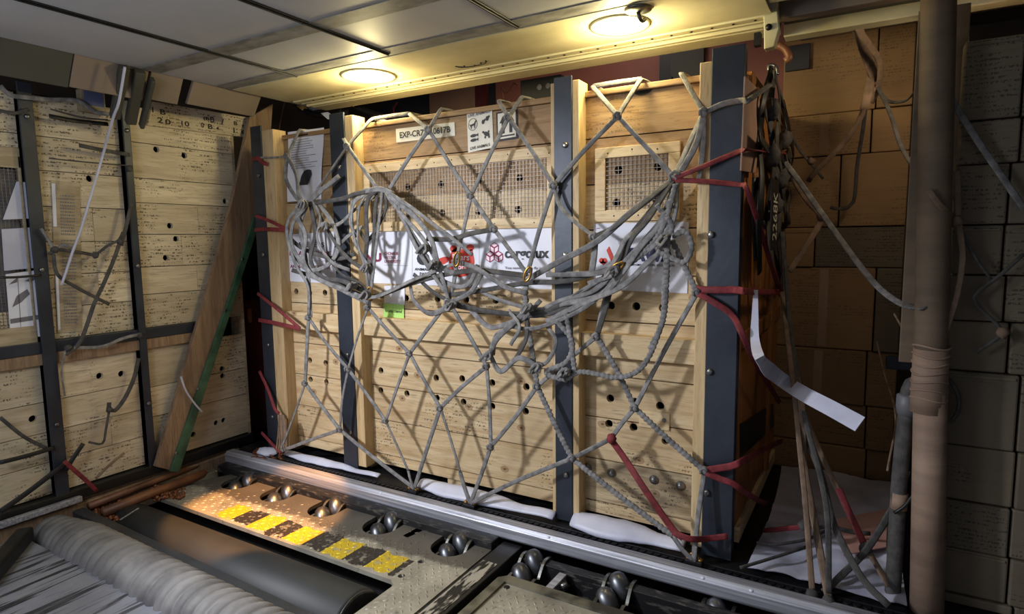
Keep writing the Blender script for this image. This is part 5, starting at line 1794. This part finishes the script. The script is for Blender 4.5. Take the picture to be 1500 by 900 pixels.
mb.grid(44, 60, film_fn)
mb.grid(44, 60, lambda u, v: film_fn(u, v) - V((0, 0, 0.003)))
t = tag(obj('plastic_sheet', mb, 'film', None, 0, (-0.1, 0.5, PT)), 'crumpled white plastic sheet spread on the pallet between crate and cartons', 'plastic sheet')
mb = MB()
mb.prism([(p.x, p.y) for p in (onz(q, PT + 0.06) for q in ((1222, 760), (1300, 745), (1298, 800), (1236, 812)))], XP, YP, ZP * 0.004, (0, 0, PT + 0.052))
tag(obj('printed_flap', mb, plain('faded_pink_print', (206, 160, 148), (190, 140, 130), 6), None, 0, (0, 0.3, PT + 0.05)), 'faded pink printed flap lying on the white plastic sheet', 'flap')
for px, lb in (([(1085, 832), (1118, 822), (1150, 812), (1180, 802)], 'nearer dark cord lying on the white plastic sheet'), ([(1108, 795), (1135, 798), (1160, 795), (1184, 790), (1210, 778)], 'farther dark cord lying on the white plastic sheet')):
    pts = [onz(p, PT + 0.055) for p in px]
    tag(obj('loose_strand', MB().tube(spline(pts, 0.015), 0.007, 6), 'net_dark', None, 0, pts[0]), lb, 'cord')

# ------------------------------------------------------------------ webbing at the right end of the crate
SN = thing('end_net', 'dark tangle of webbing hanging over the right end of the pine crate', 'cargo net', (-0.40, 0.6, 1.2))
rs = random.Random(21)


def sx_(p, o=0.04):
    return onx(p, SX + o)


def scord(px, w=0.022, mat='net_dark', o=0.05, name='strap', par=None, jit=0.0):
    pts = [sx_(p, o + rs.uniform(-jit, jit)) for p in px]
    mb = MB().strap(spline(pts, 0.025), w, 0.007, V((1, -0.6, 0.2)))
    return obj(name, mb, mat, par or SN)


for px in ([(1131, 100), (1118, 150), (1112, 200), (1116, 260), (1112, 330), (1113, 400)], [(1133, 104), (1128, 170), (1134, 240), (1126, 300), (1130, 380), (1142, 428)], [(1135, 102), (1142, 150), (1138, 210), (1146, 260), (1150, 330), (1146, 420)],
           [(1134, 110), (1150, 160), (1158, 215), (1148, 268), (1152, 330)], [(1120, 160), (1135, 210), (1150, 250), (1160, 300)], [(1150, 180), (1140, 230), (1128, 270), (1120, 330)], [(1112, 200), (1128, 222), (1146, 232), (1156, 262)],
           [(1145, 145), (1155, 190), (1162, 230), (1150, 262), (1138, 300)], [(1126, 300), (1138, 320), (1135, 370), (1148, 425)], [(1108, 260), (1107, 320), (1110, 380)], [(1138, 240), (1145, 290), (1140, 340), (1145, 400)],
           [(1152, 230), (1160, 268), (1154, 310), (1160, 330)], [(1130, 150), (1142, 186), (1132, 232), (1140, 262)]):
    scord(px, rs.uniform(0.03, 0.055), 'net_dark' if rs.random() < 0.6 else 'black', 0.05, jit=0.03)
for p in ((1131, 228), (1146, 262), (1136, 300), (1132, 160), (1150, 205)):
    obj('knot', MB().ball(sx_(p, 0.07), (0.03, 0.03, 0.045), 9, 7, 0.25), 'net_dark', SN)
scord([(1108, 252), (1108, 320), (1109, 400), (1110, 460)], 0.045, 'orange_ply', 0.035)
# capacity tape with white figures
p0, p1 = onx((1134, 356), SX + 0.10), onx((1136, 285), SX + 0.10)
t = thing('capacity_tape', 'black tape with pale figures reading 2268K at the right end of the pine crate', 'tape', p0)
mb = MB()
y = p0.y
w = 0.13
mb.box(SX + 0.095, SX + 0.099, y - w * 0.75, y + w * 0.75, p0.z - 0.03, p1.z + 0.06)
obj('band', mb, 'black', t)
mb = MB()
lettering(mb, '2268K', V((SX + 0.0995, y + w * 0.45, p0.z + 0.01)), ZP, -YP, p1.z - p0.z, w * 0.9, XP, 0.001)
obj('figures', mb, 'label_paper', t)
# hook at the top
q = [ony(p, 0.62) for p in ((1126, 104), (1126, 97), (1131, 95), (1137, 99), (1139, 110))]
tag(obj('wire_hook', MB().tube(spline(q, 0.006), 0.008, 8), 'bolt', None, 0, q[0]), 'bright bent metal hook above the dark tangle of webbing', 'hook')
q = [ony(p, 0.50) for p in ((1140, 66), (1150, 72), (1156, 84), (1150, 90))]
tag(obj('copper_pipe', MB().tube(spline(q, 0.01), 0.016, 10), 'copper', None, 0, q[0]), 'short bent copper coloured pipe at the ceiling edge right of the cream arm', 'pipe')

# long straps from the tangle down to the pallet rail
TN = thing('tie_down_strap_bundle', 'bundle of dusty straps running from the crate end down to the rail', 'strap bundle', (-0.14, -0.10, PT))


def tcord(px, ys, w, mat='net_tan', par=None, name='strap'):
    n = len(px)
    pts = [ony(p, y) for p, y in zip(px, ys)]
    mb = MB().strap(spline(pts, 0.025), w, 0.007, V((0.3, -1, 0.1)))
    return obj(name, mb, mat, par or TN)


tcord([(1146, 428), (1154, 500), (1164, 580), (1172, 660), (1180, 740), (1190, 868)], [0.62, 0.45, 0.30, 0.16, 0.04, -0.09], 0.022)
tcord([(1150, 428), (1160, 520), (1174, 590), (1178, 680), (1196, 780), (1214, 878)], [0.62, 0.44, 0.28, 0.16, 0.03, -0.10], 0.028)
tcord([(1146, 340), (1152, 450), (1168, 560), (1186, 640), (1200, 690), (1212, 760), (1214, 870)], [0.7, 0.6, 0.34, 0.2, 0.12, 0.0, -0.09], 0.022, 'net_dark')
tcord([(1160, 560), (1182, 640), (1204, 700), (1222, 770), (1262, 846), (1302, 888)], [0.40, 0.24, 0.12, 0.02, -0.08, -0.12], 0.026, 'net_dark')
tcord([(1166, 580), (1196, 650), (1226, 716), (1268, 800), (1302, 858)], [0.42, 0.30, 0.2, 0.1, 0.02], 0.022, 'net_tan')
tcord([(1330, 690), (1310, 740), (1270, 805), (1234, 842), (1206, 868)], [0.12, 0.10, 0.03, -0.03, -0.08], 0.026, 'net_dark')
tcord([(1168, 560), (1176, 640), (1172, 700), (1184, 770)], [0.45, 0.32, 0.25, 0.18], 0.016, 'net_dark')
tcord([(1150, 380), (1156, 470), (1168, 540), (1180, 590)], [0.62, 0.52, 0.42, 0.36], 0.018, 'net_dark')
tcord([(1190, 776), (1214, 772), (1250, 780), (1275, 782)], [0.2, 0.25, 0.3, 0.32], 0.018, 'net_dark')
for p, y in (((1268, 803), 0.07), ((1190, 872), -0.095), ((1214, 882), -0.105), ((1178, 770), 0.16)):
    obj('knot', MB().ball(ony(p, y), 0.022, 9, 7, 0.2), 'net_dark', TN)
mb = MB().strap(spline([ony(p, y) for p, y in (((1228, 716), 0.19), ((1248, 760), 0.13), ((1266, 798), 0.08))], 0.02), 0.026, 0.007, V((0.3, -1, 0.1)))
tag(obj('lashing_strap', mb, 'red', None, 0, ony((1228, 716), 0.19)), 'dark red strap crossing a dark strap above the white plastic sheet', 'strap')
mb = MB().strap(spline([ony(p, y) for p, y in (((1118, 778), 0.25), ((1150, 775), 0.20), ((1186, 771), 0.16))], 0.02), 0.022, 0.007, V((0.3, -1, 0.1)))
tag(obj('lashing_strap', mb, 'red', None, 0, ony((1118, 778), 0.25)), 'level dark red strap between the crate foot and the dusty straps', 'strap')
# white strap end
pts = [onx((1107, 425), SX + 0.06), onx((1106, 462), SX + 0.07), onx((1106, 500), SX + 0.08), onx((1116, 530), SX + 0.12)] + [ony(p, y) for p, y in (((1140, 553), 0.36), ((1175, 576), 0.26), ((1220, 600), 0.16), ((1260, 622), 0.08))]
sc = [0.22, 0.4, 0.6, 0.85, 1.0, 1.0, 1.0, 1.0]
q = spline(pts, 0.02)
scl = [0.25 + 0.75 * min(1, i / len(q) * 2.2) for i in range(len(q))]
mb = MB().sweep(q, [(-0.032, -0.002), (0.032, -0.002), (0.032, 0.002), (-0.032, 0.002)], V((0.15, -1.0, 0.25)), scale=scl, smooth=False)
tag(obj('white_strap', mb, 'film', None, 0, pts[-1]), 'broad white strap curving from the crate end and pointing at the cartons', 'strap')

# grey net in front of the carton stacks
GN = thing('carton_net', 'dusty grey webbing net hanging in front of the carton stacks', 'cargo net', (0.0, 0.5, 1.6))


def gcord(px, ys, w=0.02, mat='net_dark', name='strap'):
    ys = ys if isinstance(ys, (list, tuple)) else [ys] * len(px)
    pts = [ony(p, y) for p, y in zip(px, ys)]
    mb = MB().strap(spline(pts, 0.03), w, 0.007, V((0.2, -1, 0.1)))
    return obj(name, mb, mat, GN)


gcord([(1238, 0), (1254, 36), (1268, 80), (1284, 118)], [0.55, 0.6, 0.8, 0.9], 0.045, 'net_tan')
gcord([(1246, 6), (1262, 50), (1288, 90), (1286, 130), (1276, 150)], [0.55, 0.6, 0.8, 0.9, 0.9], 0.03, 'net_tan')
gcord([(1274, 70), (1276, 110), (1272, 136), (1266, 160)], 0.88, 0.04, 'net_tan')
gcord([(1274, 132), (1258, 178), (1232, 214), (1196, 250), (1184, 266)], [0.9, 0.95, 1.0, 1.05, 1.1], 0.026, 'net_tan')
gcord([(1270, 140), (1264, 190), (1256, 240), (1250, 296), (1232, 306), (1216, 304)], [0.9, 1.0, 1.1, 1.15, 1.15, 1.15], 0.018)
gcord([(1284, 124), (1304, 166), (1320, 214), (1346, 256), (1384, 300), (1390, 326)], [0.9, 0.8, 0.6, 0.3, 0.05, 0.03], 0.018)
gcord([(1286, 130), (1300, 148), (1326, 148), (1342, 132)], [0.9, 0.9, 0.8, 0.6], 0.016)
gcord([(1144, 230), (1168, 262), (1196, 302), (1226, 344), (1260, 390), (1290, 424), (1322, 446), (1352, 452)], [0.75, 0.75, 0.7, 0.65, 0.55, 0.4, 0.2, -0.052], 0.026, 'net')
gcord([(1146, 235), (1180, 290), (1202, 320), (1180, 362), (1156, 398)], [0.75, 0.8, 0.85, 0.8, 0.72], 0.03, 'net_tan')
gcord([(1150, 180), (1170, 218), (1188, 240), (1206, 262)], [0.9, 1.0, 1.05, 1.1], 0.014)
gcord([(1384, 130), (1410, 172), (1440, 218), (1470, 262), (1500, 306)], [-0.03, 0.04, 0.06, 0.06, 0.06], 0.022, 'net')
gcord([(1500, 372), (1462, 406), (1426, 436), (1446, 462), (1468, 488), (1430, 516)], [0.06, 0.06, 0.05, 0.06, 0.06, 0.06], 0.012)
gcord([(1402, 250), (1404, 320), (1410, 380), (1400, 440), (1386, 482), (1378, 505)], [0.03, 0.03, 0.02, 0.0, -0.02, -0.03], 0.020, 'net_tan')
gcord([(1400, 322), (1424, 370), (1452, 410)], [0.03, 0.05, 0.06], 0.010)
gcord([(1360, 278), (1376, 300), (1396, 318)], [-0.07, -0.06, 0.0], 0.02, 'net_tan')
gcord([(1284, 500), (1296, 550), (1312, 610), (1300, 690)], [0.9, 0.8, 0.4, 0.12], 0.008, 'net_tan')
gcord([(1310, 460), (1330, 495), (1346, 516)], [0.5, 0.3, 0.0], 0.008, 'net_tan')
for p, y in (((1278, 132), 0.9), ((1203, 318), 0.85), ((1402, 324), 0.03), ((1468, 488), 0.06), ((1188, 236), 1.04)):
    obj('knot', MB().ball(ony(p, y), 0.02, 8, 6, 0.2), 'net_tan', GN)
tag(obj('wire_coil', MB().tube(spline([ony(p, 0.05) for p in ((1386, 552), (1402, 574), (1404, 600), (1392, 618), (1380, 612))], 0.015), 0.007, 6), 'net_dark', None, 0, ony((1386, 600), 0.05)), 'loop of dark wire on the cartons right of the taped part of the tube', 'wire')

# ================================================================== lights
w = bpy.data.worlds.new('world')
SC.world = w
w.use_nodes = True
w.node_tree.nodes['Background'].inputs[0].default_value = (0.86, 0.90, 1.0, 1)
w.node_tree.nodes['Background'].inputs[1].default_value = WORLD


def lamp(name, kind, loc, energy, color, size, target=None, **kw):
    d = bpy.data.lights.new(name, kind)
    d.energy = energy
    d.color = color
    if kind == 'AREA':
        d.shape = 'DISK'
        d.size = size
    else:
        d.shadow_soft_size = size
    for k, v in kw.items():
        setattr(d, k, v)
    o = bpy.data.objects.new(name, d)
    COL.objects.link(o)
    o.location = loc
    if target is not None:
        o.rotation_euler = (V(target) - V(loc)).to_track_quat('-Z', 'Y').to_euler()
    return o


# work lamp behind the camera to the left: the white light on the crate front
lamp('work_lamp', 'SPOT', KEY, KEY_E, (0.93, 0.95, 1.0), 0.12, KEY_T, spot_size=KEY_A, spot_blend=0.6)
# fill light added behind the camera to brighten the ceiling and soften shadows
lamp('bay_fill', 'POINT', (-2.0, -2.6, 1.75), BAY_E, (0.88, 0.93, 1.0), 0.35)
lamp('loft_fill', 'POINT', (-1.5, 1.15, 2.98), LOFT_E, (1.0, 0.84, 0.74), 0.25)  # added light, no lamp known here; brightens the bulkhead behind the crate
lamp('rear_fill', 'AREA', REAR, REAR_E, (1.0, 0.78, 0.50), 0.3, REAR_T)  # unseen warm light added to brighten the rear cartons and crate end
# orange signal lamp thrown low across the trays
lamp('signal_lamp', 'SPOT', SIG, SIG_E, (1.0, 0.42, 0.10), 0.03, SIG_T, spot_size=SIG_A, spot_blend=0.25)
